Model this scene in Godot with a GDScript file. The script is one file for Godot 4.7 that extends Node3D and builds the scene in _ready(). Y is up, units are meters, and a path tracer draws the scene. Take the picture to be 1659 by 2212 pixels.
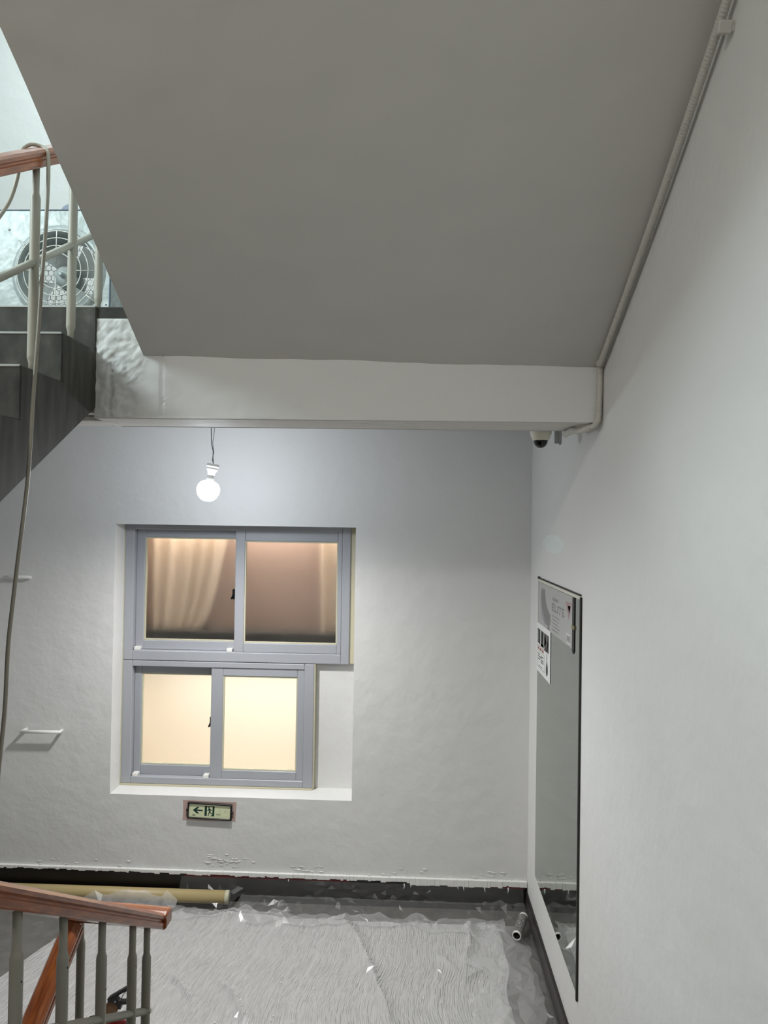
extends Node3D

# ---------------------------------------------------------------- numbers of the place (metres)
const XR := 0.716        # right wall
const XL := -3.03        # left wall
const ZB := -4.5         # back wall
const ZF := 3.0          # hall wall behind the camera
const YF := -0.1         # lower landing floor
const ZL := -2.85        # edge of both landings
const Y_UP := 3.037      # upper landing floor
const Y_HALL := 1.471    # hall floor

var M := {}
var rng := RandomNumberGenerator.new()

# ---------------------------------------------------------------- mesh building
class MB:
	var st := SurfaceTool.new()
	func _init(smooth := false):
		st.begin(Mesh.PRIMITIVE_TRIANGLES)
		st.set_smooth_group(0 if smooth else -1)
	func smooth(on: bool):
		st.set_smooth_group(0 if on else -1)
	func tri(a: Vector3, b: Vector3, c: Vector3):      # counter-clockwise seen from outside
		st.add_vertex(a)
		st.add_vertex(c)
		st.add_vertex(b)
	func quad(a, b, c, d):
		tri(a, b, c)
		tri(a, c, d)
	func tri_out(a: Vector3, b: Vector3, c: Vector3, inside: Vector3):
		if (b - a).cross(c - a).dot((a + b + c) / 3.0 - inside) < 0:
			tri(a, c, b)
		else:
			tri(a, b, c)
	func quad_out(a, b, c, d, inside):
		tri_out(a, b, c, inside)
		tri_out(a, c, d, inside)
	func box(lo: Vector3, hi: Vector3, bevel := 0.0, t := Transform3D()):
		var c := (lo + hi) / 2.0
		var h := (hi - lo).abs() / 2.0
		var b: float = min(bevel, min(h.x, min(h.y, h.z)) * 0.9)
		var ctr := t * c
		var p := func(sx, sy, sz, ax):
			var k := Vector3(h.x - b, h.y - b, h.z - b)
			k[ax] = h[ax]
			return t * (c + Vector3(sx * k.x, sy * k.y, sz * k.z))
		var s := [-1, 1]
		for ax in 3:
			var u: int = (ax + 1) % 3
			var v: int = (ax + 2) % 3
			for sa in s:
				var q := []
				for e in [[-1, -1], [1, -1], [1, 1], [-1, 1]]:
					var sg := [0, 0, 0]
					sg[ax] = sa
					sg[u] = e[0]
					sg[v] = e[1]
					q.append(p.call(sg[0], sg[1], sg[2], ax))
				quad_out(q[0], q[1], q[2], q[3], ctr)
		if b <= 0.0:
			return
		for ax in 3:
			var u: int = (ax + 1) % 3
			var v: int = (ax + 2) % 3
			for su in s:
				for sv in s:
					var q := []
					for e in [[-1, u], [1, u], [1, v], [-1, v]]:
						var sg := [0, 0, 0]
						sg[ax] = e[0]
						sg[u] = su
						sg[v] = sv
						q.append(p.call(sg[0], sg[1], sg[2], e[1]))
					quad_out(q[0], q[1], q[2], q[3], ctr)
		for sx in s:
			for sy in s:
				for sz in s:
					tri_out(p.call(sx, sy, sz, 0), p.call(sx, sy, sz, 1), p.call(sx, sy, sz, 2), ctr)
	# rings of points, joined; each ring runs counter-clockwise seen against the direction of travel
	func loft(rings: Array, cap := true):
		for i in rings.size() - 1:
			var a: PackedVector3Array = rings[i]
			var b: PackedVector3Array = rings[i + 1]
			var n := a.size()
			for k in n:
				var k2 := (k + 1) % n
				quad(a[k], a[k2], b[k2], b[k])
		if cap:
			for e in 2:
				var r: PackedVector3Array = rings[0] if e == 0 else rings[-1]
				var c := Vector3.ZERO
				for q in r:
					c += q
				c /= r.size()
				for k in r.size():
					var k2 := (k + 1) % r.size()
					if e == 0:
						tri(c, r[k2], r[k])
					else:
						tri(c, r[k], r[k2])
	func tube(path: Array, radius, sides := 10, cap := true):
		var rings := []
		var up := Vector3(0.13, 0.31, 0.94)
		var prev := Vector3.ZERO
		for i in path.size():
			var d: Vector3 = (path[min(i + 1, path.size() - 1)] - path[max(i - 1, 0)]).normalized()
			var x: Vector3
			if prev == Vector3.ZERO:
				if absf(d.dot(up)) > 0.95:
					up = Vector3(1, 0.1, 0)
				x = (up - d * up.dot(d)).normalized()
			else:
				x = (prev - d * prev.dot(d)).normalized()
			prev = x
			var y := d.cross(x)
			var r: float = radius if radius is float else radius[i]
			var ring := PackedVector3Array()
			for k in sides:
				var a := TAU * k / sides
				ring.append(path[i] + (x * cos(a) + y * sin(a)) * r)
			rings.append(ring)
		loft(rings, cap)
	# profile of (radius, height), bottom to top, turned about the y axis of t
	func lathe(profile: Array, sides := 24, t := Transform3D(), cap := true):
		var rings := []
		for p in profile:
			var ring := PackedVector3Array()
			for k in sides:
				var a := -TAU * k / sides
				ring.append(t * Vector3(p[0] * cos(a), p[1], p[0] * sin(a)))
			rings.append(ring)
		loft(rings, cap)
	# polygon in the xy plane of t, drawn out along z from z0 to z1
	func prism(poly: PackedVector2Array, z0: float, z1: float, t := Transform3D()):
		if Geometry2D.is_polygon_clockwise(poly):      # y down there: "clockwise" there may be either way, so test the area here
			pass
		var area := 0.0
		for i in poly.size():
			var q := poly[(i + 1) % poly.size()]
			area += poly[i].x * q.y - q.x * poly[i].y
		var pts := poly.duplicate()
		if area < 0:
			pts.reverse()
		var ix := Geometry2D.triangulate_polygon(pts)
		for i in range(0, ix.size(), 3):
			var a := pts[ix[i]]
			var b := pts[ix[i + 1]]
			var c := pts[ix[i + 2]]
			if (b - a).cross(c - a) < 0:
				var e := b
				b = c
				c = e
			tri(t * Vector3(a.x, a.y, z1), t * Vector3(b.x, b.y, z1), t * Vector3(c.x, c.y, z1))
			tri(t * Vector3(a.x, a.y, z0), t * Vector3(c.x, c.y, z0), t * Vector3(b.x, b.y, z0))
		for i in pts.size():
			var a := pts[i]
			var b := pts[(i + 1) % pts.size()]
			quad(t * Vector3(a.x, a.y, z0), t * Vector3(b.x, b.y, z0), t * Vector3(b.x, b.y, z1), t * Vector3(a.x, a.y, z1))
	# height-field or any sheet: f(i, j) -> point, counter-clockwise in (i, j) seen from outside
	func grid(ni: int, nj: int, f: Callable, uv_scale := Vector2.ZERO):
		var p := []
		for j in nj + 1:
			for i in ni + 1:
				p.append(f.call(i, j))
		for j in nj:
			for i in ni:
				var ids := [[i, j], [i + 1, j], [i + 1, j + 1], [i, j], [i + 1, j + 1], [i, j + 1]]
				for k in [0, 2, 1, 3, 5, 4]:
					var e = ids[k]
					if uv_scale != Vector2.ZERO:
						st.set_uv(Vector2(float(e[0]) / ni * uv_scale.x, float(e[1]) / nj * uv_scale.y))
					st.add_vertex(p[e[1] * (ni + 1) + e[0]])
	func done() -> ArrayMesh:
		st.index()
		st.generate_normals()
		return st.commit()

func obj(called: String, mb: MB, mat: Material, parent: Node = self) -> MeshInstance3D:
	var o := MeshInstance3D.new()
	o.name = numbered(called, parent)
	o.mesh = mb.done()
	o.material_override = mat
	parent.add_child(o, true)
	return o

func numbered(called: String, parent: Node) -> String:
	if not parent.has_node(called):
		return called
	var i := 1
	while parent.has_node("%s_%03d" % [called, i]):
		i += 1
	return "%s_%03d" % [called, i]

func thing(called: String, label: String, category: String, at := Vector3.ZERO, group := "") -> Node3D:
	var o := Node3D.new()
	o.name = numbered(called, self)
	o.position = at
	add_child(o, true)
	tag(o, label, category, group)
	return o

func tag(o: Node, label: String, category := "", group := "", kind := ""):
	if label:
		o.set_meta("label", label)
	if category:
		o.set_meta("category", category)
	if group:
		o.set_meta("group", group)
	if kind:
		o.set_meta("kind", kind)

func struct(called: String, mb: MB, mat: Material, label: String, category: String) -> MeshInstance3D:
	var o := obj(called, mb, mat)
	tag(o, label, category, "", "structure")
	return o

func boxes(list: Array, bevel := 0.0) -> MB:
	var m := MB.new()
	for b in list:
		m.box(b[0], b[1], bevel)
	return m

func v(x, y, z) -> Vector3:
	return Vector3(x, y, z)

# ---------------------------------------------------------------- materials
func mat(r: float, g: float, b: float, rough := 0.8, metal := 0.0) -> StandardMaterial3D:
	var m := StandardMaterial3D.new()
	m.albedo_color = Color(r / 255.0, g / 255.0, b / 255.0)
	m.roughness = rough
	m.metallic = metal
	return m

func noise(freq: float, oct := 4, sd := 1, kind := FastNoiseLite.TYPE_SIMPLEX_SMOOTH) -> FastNoiseLite:
	var n := FastNoiseLite.new()
	n.seed = sd
	n.noise_type = kind
	n.frequency = freq
	n.fractal_octaves = oct
	return n

func ntex(freq: float, oct := 4, sd := 1, ramp: Gradient = null, size := 512, fmode := FastNoiseLite.FRACTAL_FBM) -> NoiseTexture2D:
	var t := NoiseTexture2D.new()
	t.width = size
	t.height = size
	t.seamless = true
	var n := noise(freq, oct, sd)
	n.fractal_type = fmode
	t.noise = n
	t.color_ramp = ramp
	return t

func ramp(list: Array) -> Gradient:
	var g := Gradient.new()
	var offs := PackedFloat32Array()
	var cols := PackedColorArray()
	for e in list:
		offs.append(e[0])
		cols.append(Color(e[1] / 255.0, e[2] / 255.0, e[3] / 255.0))
	g.offsets = offs
	g.colors = cols
	return g

func tri_map(m: StandardMaterial3D, scale: Vector3):
	m.uv1_triplanar = true
	m.uv1_world_triplanar = true
	m.uv1_scale = scale
	m.uv1_triplanar_sharpness = 4.0

func bump(m: StandardMaterial3D, tex: Texture2D, depth: float, scale: Vector3):
	m.heightmap_enabled = true
	m.heightmap_texture = tex
	m.heightmap_scale = depth
	tri_map(m, scale)

func make_materials():
	var rough_noise := ntex(0.012, 5, 3)
	M.wall = mat(224, 224, 222, 0.62)
	bump(M.wall, rough_noise, 0.32, Vector3(0.9, 0.9, 0.9))
	M.soffit = mat(208, 206, 201, 0.7)
	bump(M.soffit, rough_noise, 0.3, Vector3(0.7, 0.7, 0.7))
	M.beam_under = mat(226, 222, 214, 0.7)
	bump(M.beam_under, ntex(0.02, 4, 12), 0.6, Vector3(0.5, 3.0, 9.0))
	M.paint_white = mat(236, 236, 233, 0.5)
	M.bare = mat(192, 166, 156, 0.85)
	M.concrete = mat(255, 255, 255, 0.78)
	M.concrete.albedo_texture = ntex(0.02, 6, 21, ramp([[0.0, 42, 41, 37], [0.45, 58, 57, 52], [0.75, 70, 69, 63], [1.0, 96, 95, 88]]))
	bump(M.concrete, ntex(0.06, 4, 22), 0.12, Vector3(0.8, 0.5, 0.8))
	M.stringer = mat(255, 255, 255, 0.7)
	M.stringer.albedo_texture = ntex(0.02, 5, 27, ramp([[0.0, 50, 48, 43], [0.5, 68, 66, 60], [0.8, 78, 76, 69], [1.0, 98, 96, 88]]))
	tri_map(M.stringer, Vector3(1.6, 0.35, 1.6))
	M.nosing = mat(176, 178, 174, 0.7)
	M.floor_grey = mat(255, 255, 255, 0.55)
	M.floor_grey.albedo_texture = ntex(0.02, 5, 31, ramp([[0.0, 74, 71, 66], [0.5, 90, 87, 81], [1.0, 106, 103, 97]]))
	tri_map(M.floor_grey, Vector3(0.8, 0.8, 0.8))
	M.black_base = mat(16, 14, 13, 0.35)
	M.base_right = mat(34, 26, 25, 0.45)
	M.maroon = mat(92, 22, 24, 0.5)
	M.frame = mat(168, 171, 177, 0.42)
	M.frame_dark = mat(40, 42, 44, 0.5)
	M.bead = mat(205, 202, 176, 0.6)
	M.caulk = mat(200, 194, 168, 0.8)
	M.white_plastic = mat(235, 235, 230, 0.4)
	M.glass_frost = StandardMaterial3D.new()
	M.glass_frost.albedo_color = Color(1, 1, 1, 0.0)
	M.glass_frost.refraction_enabled = true
	M.glass_frost.refraction_scale = 0.05
	M.glass_frost.roughness = 0.29
	M.wood = mat(255, 255, 255, 0.32)
	M.wood.albedo_texture = ntex(0.02, 5, 41, ramp([[0.0, 116, 56, 26], [0.4, 144, 76, 36], [0.65, 160, 88, 42], [1.0, 182, 112, 60]]))
	tri_map(M.wood, Vector3(0.7, 7, 7))
	M.wood.uv1_world_triplanar = false
	for w in [M.wood]:
		w.clearcoat_enabled = true
		w.clearcoat = 0.4
		w.clearcoat_roughness = 0.08
	M.rail_metal = mat(166, 163, 151, 0.5)
	M.cable = mat(158, 153, 141, 0.5)
	M.conduit = mat(200, 198, 190, 0.55)
	M.black = mat(14, 14, 14, 0.35)
	M.steel = mat(170, 172, 172, 0.35, 0.8)
	M.galv = mat(255, 255, 255, 0.42, 0.1)
	M.galv.albedo_texture = ntex(0.018, 5, 51, ramp([[0.0, 158, 167, 166], [0.5, 174, 183, 182], [1.0, 190, 198, 198]]))
	bump(M.galv, ntex(0.008, 3, 52), 0.3, Vector3(2.2, 2.2, 2.2))
	M.guard = mat(205, 206, 200, 0.4, 0.3)
	M.fan_grey = mat(158, 162, 160, 0.5)
	M.blue_edge = mat(52, 74, 96, 0.5)
	M.mirror = mat(176, 183, 176, 0.02, 1.0)
	M.pipe = mat(180, 162, 116, 0.4)
	M.sheet = mat(214, 213, 211, 0.9)
	M.sheet.heightmap_enabled = true
	M.sheet.heightmap_texture = ntex(0.03, 4, 61, null, 1024)
	M.sheet.heightmap_scale = 1.15
	M.sheet.uv1_scale = Vector3(3.2, 0.24, 1)
	M.film = StandardMaterial3D.new()
	M.film.albedo_color = Color(0.9, 0.9, 0.9, 0.09)
	M.film.transparency = BaseMaterial3D.TRANSPARENCY_ALPHA
	M.film.roughness = 0.22
	M.film.metallic_specular = 0.3
	M.film.cull_mode = BaseMaterial3D.CULL_DISABLED
	M.film_folds = M.film.duplicate()
	M.film_folds.albedo_color = Color(0.92, 0.92, 0.92, 0.26)
	M.film_thin = M.film.duplicate()
	M.film_thin.albedo_color = Color(0.9, 0.9, 0.9, 0.035)
	for k in M:
		M[k].resource_name = k

# ---------------------------------------------------------------- lights
func glow(r: float, g: float, b: float, e: float) -> StandardMaterial3D:
	var m := mat(r, g, b, 0.5)
	m.emission_enabled = true
	m.emission = Color(r / 255.0, g / 255.0, b / 255.0)
	m.emission_energy_multiplier = e
	return m

func panel_lamp(called: String, label: String, at: Vector3, size: Vector2, color: Color, energy: float, shine: float, housing: Vector2, tip := 0.0):
	var t := thing(called, label, "panel lamp", at)
	t.rotation_degrees.z = tip
	var h := MB.new()
	h.box(v(-housing.x / 2, 0.0, -housing.y / 2), v(housing.x / 2, 0.05, housing.y / 2), 0.006)
	obj("housing", h, M.white_plastic, t)
	var d := MB.new()
	d.box(v(-size.x / 2, -0.012, -size.y / 2), v(size.x / 2, 0.001, size.y / 2), 0.004)
	obj("lamp_diffuser", d, glow(color.r * 255, color.g * 255, color.b * 255, shine), t)
	var l := AreaLight3D.new()
	l.name = "lamp_light"
	l.area_size = size
	l.light_color = color
	l.light_energy = energy
	l.area_range = 14.0
	l.area_attenuation = 2.0
	l.shadow_enabled = true
	l.rotation_degrees.x = -90
	l.position.y = -0.02
	t.add_child(l)

func _ready():
	rng.seed = 7
	# ---- camera
	var cam := Camera3D.new()
	cam.name = "camera"
	var d := Vector3(62, -27, -1600).normalized()
	var up := Vector3(0.0145, 1, 0)
	up = (up - d * up.dot(d)).normalized()
	var zc := -d
	var xc := up.cross(zc)
	cam.transform = Transform3D(Basis(xc, up, zc).transposed(), v(0, 2.2, 0))
	cam.fov = rad_to_deg(2.0 * atan(1106.0 / 1600.0))
	cam.near = 0.05
	cam.far = 60.0
	cam.current = true
	add_child(cam)
	# ---- environment and exposure
	var env := Environment.new()
	env.background_mode = Environment.BG_COLOR
	env.background_color = Color(0.02, 0.02, 0.025)
	env.tonemap_mode = Environment.TONE_MAPPER_LINEAR
	env.tonemap_exposure = 1.0
	env.sdfgi_enabled = true
	env.ssao_enabled = true
	env.ssil_enabled = true
	var we := WorldEnvironment.new()
	we.name = "environment"
	we.environment = env
	add_child(we)
	make_materials()
	# ---- lamps out of the frame: hall behind the camera, upper landing
	panel_lamp("hall_lamp", "square white panel lamp on the hall ceiling behind the camera", v(-1.9, 4.235, 1.1), Vector2(0.6, 0.6), Color(1.0, 0.985, 0.96), 7.0, 2.0, Vector2(0.66, 0.66))
	panel_lamp("landing_lamp", "square white panel lamp on the upper landing ceiling", v(-1.7, 5.87, -3.6), Vector2(0.6, 0.6), Color(0.92, 0.99, 1.0), 2.6, 2.0, Vector2(0.66, 0.66))
	panel_lamp("wall_lamp", "square white panel lamp on the left wall above the dark flight", v(XL + 0.055, 4.35, -1.9), Vector2(0.8, 0.5), Color(0.92, 0.99, 1.0), 6.6, 2.0, Vector2(0.86, 0.56), 90.0)
	build_shell()
	build_windows()
	build_stairs()
	build_railings()
	build_floor_cover()
	build_wall_things()
	build_fan()
	build_mirror()
	build_small()

# ---------------------------------------------------------------- the shell
func build_shell():
	# back wall with the window recess
	var x0 := -1.831
	var x1 := -0.345
	var y0 := 0.522
	var y1 := 2.176
	var zb := -4.80
	var wb := MB.new()
	wb.box(v(XL - 0.2, YF - 0.2, zb), v(x0, 6.2, ZB))
	wb.box(v(x1, YF - 0.2, zb), v(XR + 0.2, 6.2, ZB))
	wb.box(v(x0, YF - 0.2, zb), v(x1, y0, ZB))
	wb.box(v(x0, y1, zb), v(x1, 6.2, ZB))
	var wall := struct("wall_back", wb, M.wall, "white painted back wall of the landing with a stepped window recess", "wall")
	# plastered filling beside the narrower lower window
	var fill := MB.new()
	fill.box(v(-0.60, y0 - 0.01, zb), v(x1 + 0.01, 1.315, -4.705), 0.004)
	obj("recess_filling", fill, M.wall, wall)
	# ragged lip of paint along the foot of the wall
	var lip := MB.new()
	var xx := XL
	while xx < XR - 0.02:
		var w := rng.randf_range(0.012, 0.05)
		var base := 0.056 - 0.004 * (xx + 1.0)
		if xx > 0.0:
			base -= 0.012
		if xx > 0.55:
			base += 0.012
		var yb := base + rng.randf_range(-0.006, 0.004)
		lip.box(v(xx, yb, ZB - 0.004), v(min(xx + w, XR), 0.078, ZB + 0.0165 + rng.randf_range(0, 0.003)), 0.002)
		xx += w
	var l := obj("paint_lip", lip, M.paint_white, wall)
	tag(l, "", "", "", "stuff")
	# flaking paint low on the wall
	var fl := MB.new()
	for c in [[-1.12, 0.135, 0.16, 26], [-0.62, 0.105, 0.2, 16], [-0.1, 0.1, 0.25, 10], [0.52, 0.1, 0.12, 12], [-2.0, 0.1, 0.4, 14]]:
		for k in c[3]:
			var p := Vector2(c[0] + rng.randfn(0, c[2] * 0.5), c[1] + rng.randfn(0, 0.018))
			if p.x > 0.68:
				continue
			var n := 7
			var sx := rng.randf_range(0.006, 0.03)
			var sy := rng.randf_range(0.002, 0.007)
			var ring := []
			for i in n:
				var a := TAU * i / n
				var q := rng.randf_range(0.6, 1.2)
				ring.append(v(p.x + cos(a) * sx * q, p.y + sin(a) * sy * q, ZB + 0.0005))
			var top := v(p.x, p.y + sy * 0.3, ZB + rng.randf_range(0.003, 0.007))
			for i in n:
				fl.tri(top, ring[i], ring[(i + 1) % n])
	var f := obj("paint_flakes", fl, M.wall, wall)
	tag(f, "", "", "", "stuff")
	# bare patch behind the exit sign
	var bp := MB.new()
	bp.prism(PackedVector2Array([v2(-1.376, 0.499), v2(-1.30, 0.497), v2(-1.2, 0.494), v2(-1.046, 0.494), v2(-1.05, 0.44), v2(-1.052, 0.379), v2(-1.2, 0.374), v2(-1.377, 0.379), v2(-1.373, 0.44)]), ZB - 0.002, ZB + 0.0015)
	var b := obj("bare_patch", bp, M.bare, wall)
	b.set_meta("label", "pinkish unpainted patch round the exit sign")

	# right wall
	var wr := MB.new()
	wr.box(v(XR, -2.2, zb), v(XR + 0.2, 6.2, ZF + 0.2))
	var right := struct("wall_right", wr, M.wall, "long white painted right wall that carries the mirror", "wall")
	var pt := MB.new()
	var e := PackedVector2Array()
	for i in 28:
		var a := TAU * i / 28
		e.append(v2(3.81 + cos(a) * 0.29, 2.112 + sin(a) * 0.047))
	pt.prism(e, 0.0, 0.0012, Transform3D(Basis(v(0, 0, -1), v(0, 1, 0), v(-1, 0, 0)), v(XR, 0, 0)))
	var patch := obj("paint_patch", pt, mat(234, 242, 239, 0.3), right)
	patch.set_meta("label", "pale oval touch-up patch of glossier paint")

	struct("wall_left", boxes([[v(XL - 0.2, -2.2, zb), v(XL, 6.2, ZF + 0.2)]]), M.wall, "white painted left wall of the stairwell", "wall")
	struct("wall_front", boxes([[v(XL - 0.2, -2.2, ZF), v(XR + 0.2, 6.2, ZF + 0.2)]]), M.wall, "white wall of the hall behind the camera", "wall")
	# landing floor, hall floor, lower flights
	struct("floor_landing", boxes([[v(XL, YF - 0.25, ZB - 0.02), v(XR, YF, ZL)]]), M.floor_grey, "grey floor of the lower landing under the sheets", "floor")
	struct("floor_hall", boxes([[v(XL, Y_HALL - 0.25, -0.42), v(XR, Y_HALL, ZF)]]), M.floor_grey, "grey floor of the hall behind the camera", "floor")
	struct("floor_basement", boxes([[v(XL, -2.2, ZL), v(XR, -1.95, ZF)]]), M.floor_grey, "grey floor at the foot of the lower flight", "floor")
	struct("ceiling_basement", boxes([[v(XL, -2.2, zb), v(XR, -1.95, ZL)], [v(XL, -1.95, ZL - 0.15), v(XR, YF - 0.25, ZL)]]), M.floor_grey, "grey slab and wall below the landing", "ceiling")
	# upper landing slab and its front beam
	struct("ceiling_landing", boxes([[v(XL, 2.80, ZB - 0.02), v(XR, 2.99, ZL - 0.27)]]), M.wall, "white underside of the upper landing slab", "ceiling")
	struct("floor_upper", boxes([[v(XL, 2.985, ZB - 0.02), v(XR, Y_UP, ZL)]], 0.004), M.concrete, "dark terrazzo floor of the upper landing with a square edge", "floor")
	var bm := MB.new(true)
	var nb := noise(3.0, 5, 71)
	var nr := noise(14.0, 5, 72)
	var bx0 := -1.252
	var face := func(i, j):
		var x: float = lerpf(bx0, XR, i / 260.0)
		var y: float = lerpf(2.6, 2.99, j / 60.0)
		var rough: float = clampf((-1.06 - x) / 0.05 + (y - 2.78) * 3.0 + nb.get_noise_2d(x * 2, y * 2) * 1.2, 0.0, 1.0) * clampf((-0.98 - x) / 0.06, 0, 1)
		var edge: float = clampf(minf(j, 60 - j) / 1.0, 0.0, 1.0)
		var zz: float = nb.get_noise_2d(x, y) * 0.004 + rough * (nr.get_noise_2d(x * 1.7, y * 1.7) * 0.0065 + 0.003)
		if absf(x + 0.985 + nb.get_noise_1d(y * 3) * 0.004) < 0.005:
			zz -= 0.005
		if absf(x + 1.19 + nb.get_noise_1d(y * 4) * 0.012) < 0.006 and y < 2.82:
			zz -= 0.006
		return v(x, y, ZL + zz * edge)
	bm.grid(260, 60, face)
	bm.smooth(false)
	bm.quad(v(bx0, 2.6, ZL - 0.27), v(bx0, 2.6, ZL), v(bx0, 2.99, ZL), v(bx0, 2.99, ZL - 0.27))
	bm.quad(v(XR, 2.6, ZL - 0.27), v(bx0, 2.6, ZL - 0.27), v(bx0, 2.99, ZL - 0.27), v(XR, 2.99, ZL - 0.27))
	var beam := struct("trim_beam", bm, M.wall, "white plastered beam across the landing with rough chipped left end", "beam")
	# underside: three formwork boards
	for k in 3:
		var za := ZL - 0.09 * k
		var bb := MB.new()
		bb.box(v(bx0 - (0.45 if k > 0 else 0.0), 2.598 + 0.002 * k, za - 0.087 - 0.006), v(XR - 0.002, 2.62, za - 0.006), 0.003)
		obj("board", bb, M.beam_under, beam)
	# beam under the left half of the landing, behind the flight
	struct("trim_beam_left", boxes([[v(XL, 2.622, ZL - 0.27), v(bx0 - 0.002, 2.985, ZL - 0.025)]]), M.wall, "white beam behind the foot of the dark flight", "beam")
	# sloping soffit of the flight over the camera
	var so := MB.new(true)
	var ns := noise(1.2, 4, 75)
	var nz := noise(30.0, 2, 76)
	var soff := func(i, j):
		var s: float = i / 90.0
		var t: float = j / 130.0
		var z: float = lerpf(ZL, -0.25, t)
		var yl: float = 2.845 + 0.58 * (z - ZL)
		var yr: float = 2.81 + 0.556 * (z - ZL) - 0.04 * sin(PI * clampf(t * 2.0, 0, 1))
		var x: float = lerpf(-1.062, XR, s)
		return v(x, lerpf(yl, yr, s) + ns.get_noise_2d(x * 2, z * 2) * 0.006, z)
	so.grid(90, 130, soff)
	so.smooth(false)
	var a := v(-1.062, 2.845, ZL)
	var c := v(-1.062, 4.353, -0.25)
	for j in 130:
		var p0: Vector3 = soff.call(0, j)
		var p1: Vector3 = soff.call(0, j + 1)
		so.quad(p0, p1, v(p1.x, lerpf(3.037, 4.7, (j + 1) / 130.0), p1.z), v(p0.x, lerpf(3.037, 4.7, j / 130.0), p0.z))
	so.quad(a + v(0, 0.192, 0), c + v(0, 0.35, 0), v(XR, 4.65, -0.25), v(XR, 3.037, ZL))
	var sof := struct("ceiling_soffit", so, M.soffit, "grey white sloping underside of the flight overhead", "ceiling")
	# small lumps in its paint
	for q in [[-0.74, -2.02, 0.016], [-0.93, -2.0, 0.012], [-0.55, -2.35, 0.007], [0.1, -2.1, 0.006], [-0.2, -2.5, 0.005], [0.55, -2.2, 0.007], [-0.9, -2.3, 0.008]]:
		var lm := MB.new(true)
		var y: float = lerpf(2.845, 2.81, (q[0] + 1.062) / 1.778) + 0.57 * (q[1] - ZL) + 0.015
		lm.lathe([[q[2] * 0.7, 0.006], [q[2] * 0.62, -0.001], [q[2] * 0.35, -0.004], [0.001, -0.005]], 10, Transform3D(Basis(v(1, 0, 0), -0.52), v(q[0], y - 0.002, q[1])))
		obj("paint_lump", lm, M.soffit, sof)
	# top of the well
	struct("ceiling_hall", boxes([[v(-1.15, 4.3, -0.25), v(XR, 4.6, ZF)], [v(XL, 4.3, -0.25), v(-1.15, 4.6, ZF)]]), M.wall, "white ceiling of the hall behind the camera", "ceiling")
	struct("ceiling_upper", boxes([[v(XL, 5.94, ZB - 0.02), v(XR, 6.2, ZF)]]), M.wall, "white ceiling over the upper landing", "ceiling")
	struct("wall_upper", boxes([[v(XL, 4.6, -0.1), v(XR, 5.94, 0.05)]]), M.wall, "white wall above the hall ceiling edge", "wall")
	# baseboards
	var bb2 := struct("baseboard_back", boxes([[v(XL, YF, ZB), v(XR, 0.066, ZB + 0.012)]], 0.002), M.black_base, "black painted skirting along the foot of the back wall", "baseboard")
	var md := MB.new()
	md.box(v(-1.35, 0.040, ZB + 0.011), v(-0.35, 0.062, ZB + 0.0135))
	md.box(v(0.38, 0.034, ZB + 0.011), v(0.70, 0.062, ZB + 0.0135))
	var mo := obj("maroon_edge", md, M.maroon, bb2)
	mo.set_meta("label", "dark red paint along the top edge of the skirting")
	for q in [[-0.02, 0.03], [0.02, 0.018], [0.30, 0.02], [0.335, 0.026], [0.46, 0.03], [0.60, 0.03], [-0.72, 0.014]]:
		var dr := MB.new(true)
		var x: float = q[0]
		var yt := 0.047 - 0.004 * (x + 1.0)
		dr.tube([v(x, yt, ZB + 0.015), v(x + 0.002, yt - q[1] * 0.6, ZB + 0.016), v(x + rng.randf_range(-0.006, 0.006), yt - q[1], ZB + 0.015)], [0.004, 0.003, 0.002], 6)
		obj("paint_drip", dr, M.paint_white, bb2)
	struct("baseboard_right", boxes([[v(XR - 0.010, YF, ZB + 0.012), v(XR, 0.022, ZL)]], 0.002), M.base_right, "dark brown painted skirting along the foot of the right wall", "baseboard")

func v2(x, y) -> Vector2:
	return Vector2(x, y)

# ---------------------------------------------------------------- windows
func frame_bars(lo: Vector2, hi: Vector2, wl: float, wr: float, wb: float, wt: float, z0: float, z1: float, m: MB, bevel := 0.004):
	m.box(v(lo.x, lo.y, z0), v(lo.x + wl, hi.y, z1), bevel)
	m.box(v(hi.x - wr, lo.y, z0), v(hi.x, hi.y, z1), bevel)
	m.box(v(lo.x + wl, lo.y, z0), v(hi.x - wr, lo.y + wb, z1 - 0.0006), bevel)
	m.box(v(lo.x + wl, hi.y - wt, z0), v(hi.x - wr, hi.y, z1 - 0.0006), bevel)

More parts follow.
